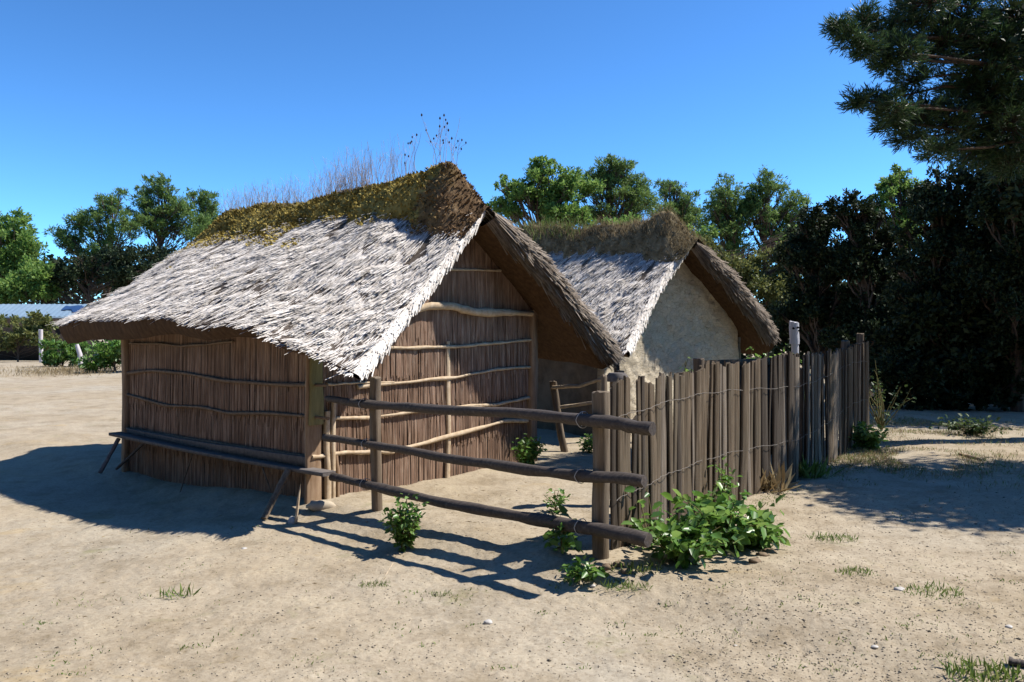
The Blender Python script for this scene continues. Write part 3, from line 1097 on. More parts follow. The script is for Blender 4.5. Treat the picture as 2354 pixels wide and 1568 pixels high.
for base_z in (.42, 1.0):
    for side in (1, -1):
        ss = np.linspace(.02, seg_l[-1] - .05, 160)
        P = []
        for q in ss:
            c = along(q)
            d = unit(along(q + .05) - along(q - .05))
            n2 = np.array([d[1], -d[0]])
            P.append([*(c + n2 * (side * .026 + .01 * math.sin(q * 45))), base_z + .05 * math.sin(q * 1.1) + .008 * math.sin(q * 9) + .02 * q])
        mb = MB()
        mb.tube(P, .0024, 4, 0)
        mb.build('wire', M['wire'], pf)
for s, hh, rr_ in ((.28, 1.2, .05), (2.2, 1.2, .045), (4.6, 1.2, .045), (7.3, 1.50, .055), (seg_l[-1], 1.60, .05)):
    c = along(s)
    d = unit(along(s + .05) - along(s - .05))
    n2 = np.array([d[1], -d[0]])
    c = c - n2 * .10
    rough_post('post', pf, [*c, -.15], [*c, hh], rr_, rr_, 'post', int(s * 10) + 3, d)
# lone short posts behind the corner
c = plan(0, 0) * 0 + np.array([.66, 5.83])
rough_post('post', pf, [*c, -.15], [c[0], c[1], 1.30], .016, .02, 'post', 77, fd)

# plank screen behind the pickets
sp0, sp1 = at(1604, 830, 9.6), at(1795, 824, 11.2)
bp = thing('plank_fence', (*((sp0 + sp1) / 2)[:2], 0), 'dark plank fence with a flat top board just behind the pickets', 'fence')
d = unit((sp1 - sp0)[:2])
nn = np.array([d[1], -d[0]])
L_ = np.linalg.norm((sp1 - sp0)[:2])
for k in range(9):
    q = sp0[:2] + d * (L_ * (k + .5) / 9)
    mb = MB()
    mb.box([*q, .6], [*(d * L_ / 9 * .47), 0], [*(nn * .012), 0], [0, 0, .68])
    mb.build('plank', M['picket_dark'], bp)
mb = MB()
mc = (sp0 + sp1) / 2
mb.box([mc[0], mc[1], mc[2] - .04], [*(d * L_ / 2), (sp1 - sp0)[2] / 2], [*(nn * .035), 0], [0, 0, .045])
mb.build('top_board', M['picket'], bp)
rough_post('post', bp, [*sp0[:2], -.1], [*sp0[:2], sp0[2] + .02], .06, .06, 'post', 9, d)

# pole fence in the gap between the huts
gb = np.array([.73, 11.06])
gf = thing('pole_fence', (*gb, 0), 'leaning post with two pale poles between the two huts', 'fence')
rough_post('post', gf, [gb[0], gb[1], -.15], at(1270, 878, 11.0), .05, .045, 'post', 31, (1, 0))
for k, ln in enumerate(([(1268, 890), (1330, 887), (1372, 874), (1425, 868)], [(1288, 935), (1335, 928), (1370, 924), (1430, 918)])):
    P = wobble([at(px, py, 11.0 - .004 * (px - 1270)) + [0, -.06, 0] for px, py in ln], 16, .004, k + 40)
    mb = MB()
    mb.tube(P, .022, 8, 0, rough=.2, seed=k)
    mb.build('rail', M['batten'], gf, smooth=True)
q = at(1425, 868, 10.4)
rough_post('post', gf, [q[0], q[1], -.15], q + [0, 0, .08], .05, .05, 'post', 33, (1, 0))

# bits of capped post behind the near pickets
q = at(1418, 872, 7.6)
mb = MB()
mb.tube([[q[0], q[1], -.1], [q[0], q[1], .9], [q[0], q[1], q[2] - .02]], .07, 10, 0, rough=.1, seed=3)
tp = mb.build('stump_post', M['post'], origin=[q[0], q[1], 0], label='thick grey post with a flat cap behind the nearest pickets', category='post')
mb = MB()
mb.tube([[q[0], q[1], q[2] - .02], [q[0], q[1], q[2] + .02], [q[0], q[1], q[2] + .06]], [.10, .105, .08], 12, 0, rough=.12, seed=8)
mb.build('cap', M['bench'], tp)

# whitewashed carved post
q0 = at(1826, 815, 14.6)
wp = thing('carved_post', (q0[0], q0[1], 0), 'whitewashed wooden post with two dark holes near its top, behind the picket fence', 'post')
q = wp.location
rough_post('shaft', wp, [q[0] + .01, q[1], -.1], [q[0], q[1], 1.50], .062, .05, 'white_post', 12, (1, 0))
rough_post('head', wp, [q[0], q[1], 1.42], [q[0] - .005, q[1], 1.81], .082, .06, 'white_post', 15, (1, 0), chip=-.02)
for dx, dz, r in ((-.042, 1.70, .022), (.04, 1.715, .02), (.055, 1.66, .016)):
    mb = MB()
    mb.tube([[q[0] + dx, q[1] - .069, dz], [q[0] + dx, q[1] - .05, dz]], [r, r], 9, 0, rough=.25, seed=int(dz * 100))
    mb.build('hole', M['dark'], wp)

# ------------------------------------------------------------------ bench along the side wall
bl, br = at(250, 994, 10.05), at(741, 1088, 7.42)
bn = thing('bench', (*((bl + br) / 2)[:2], gz(*((bl + br) / 2)[:2])), 'long dark plank bench standing along the shaded reed wall', 'bench')
dv = unit((br - bl)[:2])
pv = np.array([-dv[1], dv[0]])      # towards the wall
if pv @ np.array([1., 1.]) < 0:
    pv = -pv


def board(parent, name, a, b, depth, thick, mat, seed, back=0.0, sag=.02):
    a, b = np.asarray(a, float), np.asarray(b, float)
    n = 24
    R = []
    for k in np.linspace(0, 1, n):
        c = a + (b - a) * k + [0, 0, -sag * math.sin(PI * k) + .005 * vnoise(k * 6, seed, 0, seed)]
        w0 = np.array([*(pv * (back + .006 * vnoise(k * 7, seed + 2, 0, 1))), 0])
        w1 = np.array([*(pv * (back + depth)), 0])
        R.append([c + w0 + [0, 0, -thick], c + w0 + [0, 0, -.004], c + w0 * .98 + w1 * .02, c + w1, c + w1 + [0, 0, -thick]])
    R = np.array(R)
    mb = MB()
    mb.grid(R, 0, wrap=True, flip=True)
    for e in (0, -1):
        mb.add(R[e], [[0, 1, 3, 4], [1, 2, 3, 3]][:1])
    return mb.build(name, M[mat], parent)


board(bn, 'seat_board', bl, br, .15, .035, 'bench', 1)
wl0, wl1 = at(300, 988, 10.15), at(718, 1054, 7.75)
board(bn, 'back_board', wl0 + [0, 0, .02], wl1 + [0, 0, .02], .035, .11, 'bench', 4, back=-.045)


def strut(parent, name, a, b, r, mat, flat=.6, seed=1):
    mb = MB()
    a, b = np.asarray(a, float), np.asarray(b, float)
    P = a + (b - a) * np.linspace(0, 1, 7)[:, None]
    mb.tube(P, r, 7, 0, rough=.2, flat=flat, seed=seed)
    return mb.build(name, M[mat], parent)


strut(bn, 'leg', at(273, 1008, 10.0), at(230, 1087, 9.75), .03, 'bench', seed=1)
strut(bn, 'leg', at(335, 1014, 9.75), at(268, 1078, 10.1), .022, 'bench', seed=2)
strut(bn, 'leg', at(443, 1042, 8.95), at(414, 1131, 9.0), .010, 'post', seed=3)
strut(bn, 'leg', at(603, 1075, 8.0), at(622, 1130, 7.95), .012, 'post', seed=4)
strut(bn, 'leg', at(662, 1080, 7.72), at(606, 1192, 7.35), .034, 'post', seed=5)
# short pale stake in front of the bench
q = at(680, 1188, 7.2)
mb = MB()
e = at(691, 1112, 7.2)
mb.tube([q - [0, 0, .05], q * .5 + e * .5, e], [.026, .022, .006], 7, 0, flat=.5)
mb.build('stake', M['batten'], origin=[q[0], q[1], 0], label='short pale pointed stake leaning near the end of the bench', category='stake')


def stone(name, c, size, mat, label, cat='stone', seed=0, group=None, sink=.3):
    n, k = 10, 16
    ph, tt = np.meshgrid(np.linspace(0, PI, n), np.arange(k) / k * 2 * PI, indexing='ij')
    d = np.stack([np.sin(ph) * np.cos(tt), np.sin(ph) * np.sin(tt), np.cos(ph)], -1)
    r = 1 + .35 * fbm(d[..., 0] * 1.4 + seed * 3.1, d[..., 1] * 1.4, d[..., 2] * 1.4, seed, 3)
    r = np.minimum(r, .92 + .2 * vnoise(d[..., 0] * 2, d[..., 1] * 2 + seed, d[..., 2] * 2, seed + 2))
    V = d * r[..., None] * np.asarray(size)
    c = np.array([c[0], c[1], gz(c[0], c[1]) + size[2] * (1 - 2 * sink) * .8])
    mb = MB()
    mb.grid(V + c, 0, wrap=True, flip=False)
    return mb.build(name, M[mat], origin=c, label=label, category=cat, group=group)


q = at(738, 1165, 7.5)
stone('flat_stone', q, (.15, .10, .07), 'flat_stone', 'flat sandy stone at the foot of the hut corner', seed=3)
q = at(672, 1183, 7.22)
stone('flat_stone', q, (.05, .04, .05), 'stone', 'small pale block beside the pointed stake', seed=6)

# ------------------------------------------------------------------ plants
def ground_at(px, py):
    """ground point under (px, py), following the low relief"""
    Y = H * FP / (py - HZ)
    for _ in range(6):
        x = (px - CX) / FP * Y
        Y = (H - gz(x, Y)) * FP / (py - HZ)
    x = (px - CX) / FP * Y
    return np.array([x, Y, gz(x, Y)])


def leafy(name, base, h, w, n_stem, n_leaf, L, mats, label, cat, rng, group=None, lean=(0, 0), shape='bush', aspect=.7, low=.05):
    t = thing(name, base, label, cat, group)
    mbS, mbL = MB(), MB()
    P, D = [], []
    for k in range(n_stem):
        a = rng.uniform(0, 2 * PI)
        sp = rng.uniform(.1, 1) ** .7
        hh = h * rng.uniform(.55, 1) * (1 - .35 * sp)
        end = np.array([math.cos(a) * w * sp + lean[0] * hh, math.sin(a) * w * sp + lean[1] * hh, hh])
        mid_ = end * np.array([.35, .35, .6]) + rng.normal(0, .05 * h, 3)
        kk = np.linspace(0, 1, 7)[:, None]
        pts = base + (2 * kk * (1 - kk)) * mid_ + kk ** 2 * end
        pts[0, 2] -= .03
        mbS.tube(pts, np.linspace(.004, .0018, 7) * (1 + h), 4, 0, cap=False)
        m = n_leaf // n_stem
        q = rng.uniform(low, 1, m) ** .8
        pos = np.stack([np.interp(q, kk[:, 0], pts[:, i]) for i in range(3)], 1)
        dr = rng.normal(0, 1, (m, 3)) * [1, 1, .5] + [0, 0, .25]
        P.append(pos)
        D.append(dr)
    P, D = np.concatenate(P), unit(np.concatenate(D))
    # leaf stalks, then broad leaves facing mostly upward
    n = len(P)
    st = P + D * rng.uniform(.2, 1.0, n)[:, None] * L[1]
    up = unit(rng.normal(0, .55, (n, 3)) + [0, 0, 1])
    b = unit(np.cross(up, D))
    d = unit(np.cross(b, up) + rng.normal(0, .25, (n, 3)))
    Ls = rng.uniform(L[0], L[1], n)[:, None]
    w_ = Ls * aspect
    V = np.stack([st, st + d * Ls * .28 + b * w_ * .46 + up * w_ * .16, st + d * Ls * .7 + b * w_ * .36 + up * w_ * .1, st + d * Ls - up * Ls * .12,
                  st + d * Ls * .7 - b * w_ * .36 + up * w_ * .1, st + d * Ls * .28 - b * w_ * .46 + up * w_ * .16], 1)
    base_i = np.arange(n)[:, None] * 6
    mbL.add(V.reshape(-1, 3), np.concatenate([base_i + np.array([0, 1, 2, 3]), base_i + np.array([0, 3, 4, 5])], 0))
    mbS.build('stems', M['stem'], t)
    mbL.build('leaves', M[mats], t)
    return t


rng = np.random.RandomState(37)
leafy('weed_plant', ground_at(928, 1262), .50, .17, 14, 620, (.025, .06), 'leaf_plant_dark', 'bushy green plant with small leaves at the foot of the rail fence', 'plant', rng)
wpl = plan(-.30, .80)
leafy('weed_plant', [wpl[0], wpl[1], gz(*wpl)], .44, .22, 18, 620, (.03, .07), 'leaf_plant', 'bright yellow green plant against the sunlit reed gable', 'plant', rng)
leafy('weed_plant', ground_at(1352, 1040), .30, .22, 10, 260, (.03, .07), 'leaf_plant', 'bright green plant in the gap between the two huts', 'plant', rng)
leafy('weed_plant', ground_at(1278, 1178), .22, .10, 6, 80, (.03, .06), 'leaf_plant_dark', 'small sparse seedling on the bare soil inside the fence', 'plant', rng)
leafy('weed_plant', ground_at(1290, 1268), .28, .16, 9, 90, (.05, .10), 'leaf_plant_dark', 'round leaved plant growing under the lowest rail', 'plant', rng)
leafy('weed_plant', ground_at(1335, 1325), .14, .17, 9, 150, (.03, .07), 'leaf_plant', 'low green plant at the foot of the end post of the rail fence', 'plant', rng)
leafy('bramble', ground_at(1490, 1262), .52, .10, 5, 46, (.05, .10), 'leaf_plant', 'sparse stalk of pale leaves in front of the first pickets', 'bramble', rng)
leafy('bramble', ground_at(1560, 1292), .36, .36, 20, 420, (.05, .11), 'leaf_plant_dark', 'low spreading clump of deep green leaves under the end of the lowest rail', 'bramble', rng)
leafy('bramble', ground_at(1660, 1262), .56, .36, 20, 420, (.05, .12), 'leaf_plant', 'large leafy bramble in the middle against the pickets', 'bramble', rng)
leafy('bramble', ground_at(1662, 1190), .58, .12, 8, 150, (.03, .07), 'leaf_plant', 'tall thin bramble shoot climbing the pickets', 'bramble', rng)
leafy('bramble', ground_at(1735, 1258), .20, .24, 14, 220, (.05, .10), 'leaf_plant', 'low trailing bramble shoots spreading onto the path', 'bramble', rng)
leafy('weed_plant', ground_at(1996, 1034), .42, .34, 16, 420, (.04, .10), 'leaf_plant', 'pale leafy plant at the far end of the picket fence', 'plant', rng)
vb = ground_at(2025, 1000)
leafy('climbing_vine', [vb[0], vb[1], .1], 1.30, .50, 16, 170, (.03, .08), 'leaf_vine', 'climbing vine over the far end of the picket fence', 'vine', rng)
leafy('weed_plant', [at(1775, 800, 13.2)[0], 13.2, 0], 1.75, .45, 22, 800, (.04, .09), 'leaf_plant', 'sunlit shrub growing between the clay hut and the white post', 'shrub', rng)
leafy('weed_plant', [at(1692, 800, 14.0)[0], 13.4, 0], 1.62, .35, 16, 420, (.04, .09), 'leaf_plant_dark', 'shrub beside the wall of the clay hut behind the plank fence', 'shrub', rng)
leafy('weed_plant', [at(1842, 800, 14.2)[0], 14.2, 0], 1.55, .25, 12, 240, (.04, .09), 'leaf_plant_dark', 'dark creeper growing round the white carved post', 'shrub', rng)
leafy('weed_plant', [at(1578, 800, 12.3)[0], 12.3, 0], 1.52, .12, 8, 120, (.04, .08), 'leaf_plant_dark', 'single green shoot in front of the clay gable', 'plant', rng)


def tuft(base, h, w, n, mat, label, cat, rng, name='grass_tuft', group=None):
    mb = MB()
    r = np.sqrt(rng.uniform(0, 1, n)) * w
    a = rng.uniform(0, 2 * PI, n)
    P = np.stack([base[0] + r * np.cos(a) * 1.5, base[1] + r * np.sin(a), np.full(n, base[2] - .005)], 1)
    cards(mb, P, np.tile([[0, 0, 1.]], (n, 1)), h * .4, h, .14, rng, 0, spread=.55)
    return mb.build(name, M[mat], origin=base, label=label, category=cat, group=group)


for px, py, h, w, n, lab in ((860, 1347, .05, .07, 110, 'small round grass tuft on the sand in front of the rail fence'),
                             (405, 1372, .10, .07, 40, 'thin upright weed sprig alone on the open sand'),
                             (1968, 1318, .05, .09, 200, 'flat green grass patch nearest the stone on the path'),
                             (2140, 1362, .06, .13, 200, 'larger grass patch with a dry brown edge on the path'),
                             (1915, 1240, .06, .12, 190, 'grass patch at the edge of the tree shadow on the path'),
                             (2262, 1556, .10, .12, 190, 'leafy green tuft at the bottom edge of the picture by the stick'),
                             (1440, 1345, .06, .11, 220, 'sparse grass in front of the fence corner'),
                             (1010, 1368, .04, .05, 90, 'faint grass sprigs on the sand below the fence shadow'),
                             (1465, 1310, .08, .12, 120, 'grass sprouting at the foot of the first pickets'),
                             (1760, 1128, .32, .14, 120, 'dry tall grass against the middle of the picket fence'),
                             (1862, 1098, .30, .14, 90, 'dark grass at the foot of the shaded pickets')):
    tuft(ground_at(px, py), h, w, n, 'grass_dry' if 'dry tall' in lab else 'grass', lab, 'grass', rng)

leafy('brush_heap', ground_at(2235, 1000), .30, .55, 26, 420, (.04, .09), 'leaf_vine', 'low heap of dark cut brushwood beside the shaded end of the path', 'brush heap', rng)

# ground grass on the verge by the far end of the fence: stuff
n = 9500
c = ground_at(1990, 1062)
P = np.c_[c[0] + rng.normal(0, .75, n) + .35, c[1] + rng.normal(0, .8, n) + .2]
P2 = np.c_[ground_at(2130, 985)[0] + rng.normal(0, .9, n), ground_at(2130, 985)[1] + rng.normal(0, 1.1, n)]
P = np.concatenate([P, P2])
ok = vnoise(P[:, 0] * 2.2, P[:, 1] * 2.2, 0, 61) > -.15
P = P[ok]
mb = MB()
cards(mb, np.c_[P, base_h(P[:, 0], P[:, 1])], np.tile([[0, 0, 1.]], (len(P), 1)), .02, .075, .1, rng, 0, spread=.6)
mb.build('grass', M['grass_dry'], kind='stuff', label='thin yellowish grass on the verge past the picket fence', category='grass')
mb = MB()
k = P[rng.randint(0, len(P), 6000)]
k = k + rng.normal(0, .03, k.shape)
cards(mb, np.c_[k, base_h(k[:, 0], k[:, 1])], np.tile([[0, 0, 1.]], (len(k), 1)), .02, .07, .12, rng, 0, spread=.6)
mb.build('green_grass', M['grass'], kind='stuff', label='short green grass on the verge past the picket fence', category='grass')

# sparse tiny sprigs over the sand: stuff
rng = np.random.RandomState(63)
PP, LL = [], []
for _ in range(95):
    px, py = rng.uniform(30, 2330), rng.uniform(1180, 1560)
    if 700 < px < 1500 and py < 1330:
        continue
    c = ground_at(px, py)
    m = rng.randint(5, 34)
    r = rng.uniform(.015, .07)
    a = rng.normal(0, r, (m, 2))
    PP.append(np.c_[c[0] + a[:, 0] * 1.6, c[1] + a[:, 1], np.zeros(m)])
for _ in range(60):                                  # along the fence and the path edge
    sq = rng.uniform(.6, seg_l[-1])
    c = along(sq)
    d = unit(along(sq + .05) - along(sq - .05))
    o_ = abs(rng.normal(0, .28)) + .04
    m = rng.randint(12, 50)
    a = rng.normal(0, .06, (m, 2))
    PP.append(np.c_[c[0] + d[1] * o_ + a[:, 0], c[1] - d[0] * o_ + a[:, 1], np.zeros(m)])
P = np.concatenate(PP)
P[:, 2] = ground_h(P[:, 0], P[:, 1]) - .003
mb = MB()
cards(mb, P, np.tile([[0, 0, 1.]], (len(P), 1)), .006, .030, .3, rng, 0, spread=.9)
mb.build('sprigs_grass', M['grass'], kind='stuff', label='tiny green sprigs and grass scattered over the sand', category='grass')

# stones and sticks
for px, py, sz, lab in ((2066, 1357, .035, 'largest white stone on the path near the grass patches'),
                        (562, 1263, .028, 'pale chip of stone on the sand below the hut shadow'),
                        (1122, 1432, .03, 'pale flat stone in the sandy foreground'),
                        (1690, 1486, .016, 'small round white pebble alone in the foreground sand'),
                        (2010, 1487, .02, 'white pebble in the foreground beside the gravel'),
                        (2318, 1442, .022, 'white pebble among the gravel at the picture edge'),
                        (1362, 1340, .022, 'white flat stone near the fence corner')):
    q = ground_at(px, py)
    stone('white_stone', q, (sz, sz * .8, sz * .5), 'stone', lab, seed=px)
for k, (px, py) in enumerate(((1395, 1312), (1422, 1300), (1752, 1278), (1735, 1292), (1768, 1270), (1440, 1318))):
    q = ground_at(px, py)
    stone('clod', q, (.05, .04, .025), 'soil_clod', 'brown clod of earth at the foot of the fence plants', 'clod', seed=50 + k, group='clods of earth by the fence')
def stick(pts, r, mat, lab, seed):
    P = np.array([ground_at(*p) + [0, 0, r * .8] for p in pts])
    P = wobble(P, 12, .004, seed)
    mb = MB()
    mb.tube(P, np.linspace(r, r * .6, 12), 7, 0, rough=.3, seed=seed)
    mb.build('stick', M[mat], origin=P[0], label=lab, category='stick')
stick([(2318, 1528), (2375, 1540)], .022, 'rail', 'dark stub of wood at the edge of the foreground', 5)
stick([(2205, 1047), (2250, 1058)], .022, 'timber', 'short broken branch on the far verge of the path', 6)
stick([(885, 1326), (905, 1292)], .004, 'batten', 'thin straw lying on the sand below the rail fence', 7)

# gravel
n = 12000
th_ = np.concatenate([rng.uniform(-.62, .62, n // 2), rng.uniform(.2, .62, n - n // 2)])
py_ = rng.uniform(1130, 1600, n)
Y = H * FP / (py_ - HZ)
Xg, Yg = np.tan(th_) * Y, Y
sz = rng.uniform(.002, .0065, n) * np.where(rng.uniform(0, 1, n) < .06, 2.0, 1)
mb = MB()
oct_v = np.array([[1, 0, 0], [0, 1, 0], [-1, 0, 0], [0, -1, 0], [0, 0, .6], [0, 0, -.6]])
rot = rng.uniform(0, PI, n)
V = oct_v[None] * sz[:, None, None] * rng.uniform(.6, 1.4, (n, 6, 1))
ca, sa = np.cos(rot)[:, None], np.sin(rot)[:, None]
V = np.stack([V[..., 0] * ca - V[..., 1] * sa, V[..., 0] * sa + V[..., 1] * ca, V[..., 2]], -1)
V += np.stack([Xg, Yg, ground_h(Xg, Yg) + .001], -1)[:, None]
F = np.array([[0, 1, 4], [1, 2, 4], [2, 3, 4], [3, 0, 4], [1, 0, 5], [2, 1, 5], [3, 2, 5], [0, 3, 5]])
mb.add(V.reshape(-1, 3), (np.arange(n)[:, None, None] * 6 + F).reshape(-1, 3))
mb.build('gravel', M['pebble'], kind='stuff', label='scattered fine gravel on the sandy ground', category='gravel')

# ------------------------------------------------------------------ trees
def foliage_clumps(mb, clumps, n, L, aspect, rng, m=0, spread=1.0, shell=.55):
    """clumps: (centre, radii) ; leaves gathered in sub-tufts on each clump"""
    vol = np.array([r[0] * r[1] * r[2] for c, r in clumps]) ** .67
    cnt = np.maximum((vol / vol.sum() * n).astype(int), 20)
    for (c, r), k in zip(clumps, cnt):
        nt_ = max(k // 26, 4)
        d = unit(rng.normal(0, 1, (nt_, 3)))
        rad = shell + (1 - shell) * rng.uniform(0, 1, nt_)[:, None] ** .6
        tc = c + d * rad * np.asarray(r)
        idx = rng.randint(0, nt_, k)
        rs_ = min(r) * .6
        P = tc[idx] + rng.normal(0, .5, (k, 3)) * rs_
        cards(mb, P, d[idx] + [0, 0, .35], L[0], L[1], aspect, rng, m, spread=spread)


def limb(mb, a, b, r0, r1, rng, seg=6, sag=.0, n=7):
    a, b = np.asarray(a, float), np.asarray(b, float)
    k = np.linspace(0, 1, n)[:, None]
    P = a + (b - a) * k + np.array([0, 0, -1]) * sag * np.sin(PI * k) + rng.normal(0, .03, (n, 3)) * np.linalg.norm(b - a) * np.sin(PI * k)
    mb.tube(P, np.linspace(r0, r1, n), seg, 0, rough=.12, cap=False, seed=int(rng.randint(99)))


def tree(name, base, clumps, n, L, aspect, leaf, label, rng, trunk_r=.15, cat='tree', group=None, spread=1.0, shell=.55, trunk_top=None):
    base = np.asarray(base, float)
    t = thing(name, base, label, cat, group)
    clumps = [(np.asarray(c, float), r) for c, r in clumps]
    zs = max(c[2] + r[2] * .4 for c, r in clumps)
    cx = np.mean([c for c, r in clumps], 0)
    mb = MB()
    top = np.array([cx[0], cx[1], zs]) if trunk_top is None else np.asarray(trunk_top, float)
    k = np.linspace(0, 1, 9)[:, None]
    P = base + [0, 0, -.2] + (top - base) * k + rng.normal(0, .015, (9, 3)) * (top - base)[2] * np.sin(PI * k)
    mb.tube(P, np.linspace(trunk_r, trunk_r * .25, 9), 8, 0, rough=.15, cap=False)
    for c, r in clumps:
        kk = np.clip((c[2] - base[2]) / max(zs - base[2], .1) - .18, .15, .9)
        a = np.array([np.interp(kk, k[:, 0], P[:, i]) for i in range(3)])
        limb(mb, a, c, trunk_r * .26, trunk_r * .08, rng)
        for _ in range(3):
            e = c + unit(rng.normal(0, 1, 3)) * np.asarray(r) * .8
            limb(mb, c * .7 + a * .3, e, trunk_r * .15, trunk_r * .05, rng, seg=4, n=5)
    mb.build('trunk', M['bark'], t, smooth=True)
    mb = MB()
    foliage_clumps(mb, clumps, n, L, aspect, rng, 0, spread, shell)
    mb.build('crown', M[leaf], t)
    return t


def px_tree(name, Y, blobs, n, L, aspect, leaf, label, seed, trunk_px=None, trunk_r=.18, depth=1.0, group=None, cat='tree', sub=12, shell=.3, spread=1.0):
    """blobs: (px, py, half width px, half height px) of the crown as it stands at distance Y"""
    rng = np.random.RandomState(seed)
    cl = []
    for px, py, rx, ry in blobs:
        c = at(px, py, Y)
        wx, wz = rx / FP * Y, ry / FP * Y
        cl.append((c + [0, rng.uniform(-.4, .4) * wx * depth, 0], (wx * .6, wx * .6 * depth, wz * .55)))
        for _ in range(sub):
            d = unit(rng.normal(0, 1, 3))
            f = rng.uniform(.18, .42)
            cl.append((c + d * np.array([wx, wx * depth, wz]) * rng.uniform(.45, 1.05), (wx * f * 1.15, wx * f * depth, wz * f * .75)))
    tx = trunk_px if trunk_px is not None else np.mean([b[0] for b in blobs])
    b0 = at(tx, HZ, Y)
    b0[2] = gz(b0[0], b0[1])
    top = at(tx, min(b[1] - b[3] * .5 for b in blobs), Y)
    return tree(name, b0, cl, n, L, aspect, leaf, label, rng, trunk_r, cat, group, spread, shell, top)


BG = 'trees beyond the sandy yard'
px_tree('pine_tree', 58, [(25, 530, 60, 45), (70, 590, 50, 60), (10, 620, 70, 70), (-60, 560, 70, 70)], 18200, (0.168, 0.36), .4, 'leaf_bright', 'broad bright green tree at the far edge of the sandy yard, above the shed', 101, 40, group=BG)
px_tree('pine_tree', 60, [(250, 470, 42, 32), (200, 505, 45, 30), (290, 520, 45, 40), (160, 550, 42, 35), (235, 570, 60, 40)], 16900, (0.15, 0.33), .26, 'leaf_pine', 'spreading pine with a bare dark trunk, second in the row behind the reed hut', 102, 256, group=BG)
px_tree('pine_tree', 62, [(368, 432, 42, 28), (330, 465, 38, 28), (410, 470, 45, 35), (370, 510, 55, 45), (440, 520, 50, 40)], 16900, (0.15, 0.33), .26, 'leaf_pine', 'tallest pine rising behind the rear verge of the reed hut', 103, 372, group=BG)
px_tree('pine_tree', 66, [(462, 455, 28, 22), (480, 490, 30, 40), (500, 540, 50, 50)], 9100, (0.15, 0.33), .26, 'leaf_pine', 'smaller dark pine peeping over the thatch of the reed hut', 104, 470, group=BG)
px_tree('evergreen_tree', 56, [(150, 640, 50, 40), (200, 620, 55, 40), (270, 630, 70, 55), (340, 610, 80, 60), (110, 660, 40, 35), (420, 620, 80, 60)], 18000, (0.163, 0.325), .5, 'leaf_dark', 'dark dense understorey trees between the pines and the shed', 105, 210, group=BG)
px_tree('evergreen_tree', 55, [(50, 660, 60, 35), (0, 670, 60, 35), (90, 640, 40, 50)], 8000, (0.163, 0.325), .5, 'leaf_bright', 'low green thicket directly above the pale blue shed roof', 106, 84, trunk_r=.08, group=BG)

CG = 'trees behind the clay hut'
px_tree('pine_tree', 40, [(1240, 395, 45, 32), (1190, 435, 50, 35), (1260, 450, 60, 50), (1170, 480, 45, 40), (1320, 430, 55, 45), (1290, 500, 80, 40)], 26400, (0.0992, 0.223), .45, 'leaf_bright', 'bright green bushy tree beside the mossy ridge end', 111, 1250, group=CG)
px_tree('pine_tree', 43, [(1400, 385, 55, 28), (1370, 420, 50, 35), (1440, 430, 60, 45), (1480, 470, 60, 45), (1400, 480, 70, 40)], 26400, (0.0992, 0.223), .26, 'leaf_pine', 'darkest and tallest tree in the middle behind the clay hut', 112, 1400, group=CG)
px_tree('pine_tree', 46, [(1540, 435, 35, 26), (1570, 480, 40, 40), (1530, 490, 50, 40), (1600, 530, 45, 50)], 14400, (0.112, 0.236), .26, 'leaf_pine', 'ragged pine above the front of the turf ridge', 113, 1550, group=CG)
px_tree('pine_tree', 42, [(1672, 445, 50, 36), (1645, 485, 44, 36), (1708, 488, 46, 40), (1662, 530, 54, 40), (1695, 572, 60, 42)], 13000, (0.12, 0.252), .26, 'leaf_pine', 'slim pine with an open crown, nearer the clay hut of the pair against the sky', 114, 1690, trunk_r=.16, group=CG, sub=14)
px_tree('pine_tree', 42, [(1765, 432, 52, 36), (1732, 472, 44, 36), (1806, 470, 46, 42), (1770, 508, 66, 36), (1802, 545, 54, 34)], 13000, (0.12, 0.252), .26, 'leaf_pine', 'slim pine with a bare lower trunk, farther from the clay hut of the pair', 115, 1762, trunk_r=.16, group=CG, sub=14)
px_tree('evergreen_tree', 30, [(1650, 610, 45, 45), (1720, 640, 55, 55), (1800, 600, 45, 45), (1780, 680, 60, 60), (1700, 710, 60, 50), (1620, 580, 40, 40)], 19800, (0.07, 0.168), .5, 'leaf_bush', 'sunlit green thicket to the side of the clay hut gable', 116, 1720, trunk_r=.08, group=CG)
px_tree('evergreen_tree', 34, [(1500, 530, 60, 30), (1590, 560, 50, 40), (1840, 545, 45, 40), (1400, 540, 90, 40)], 10800, (0.098, 0.21), .5, 'leaf_bright', 'green hedge of young trees just behind the turf ridge', 117, 1560, trunk_r=.07, group=CG)

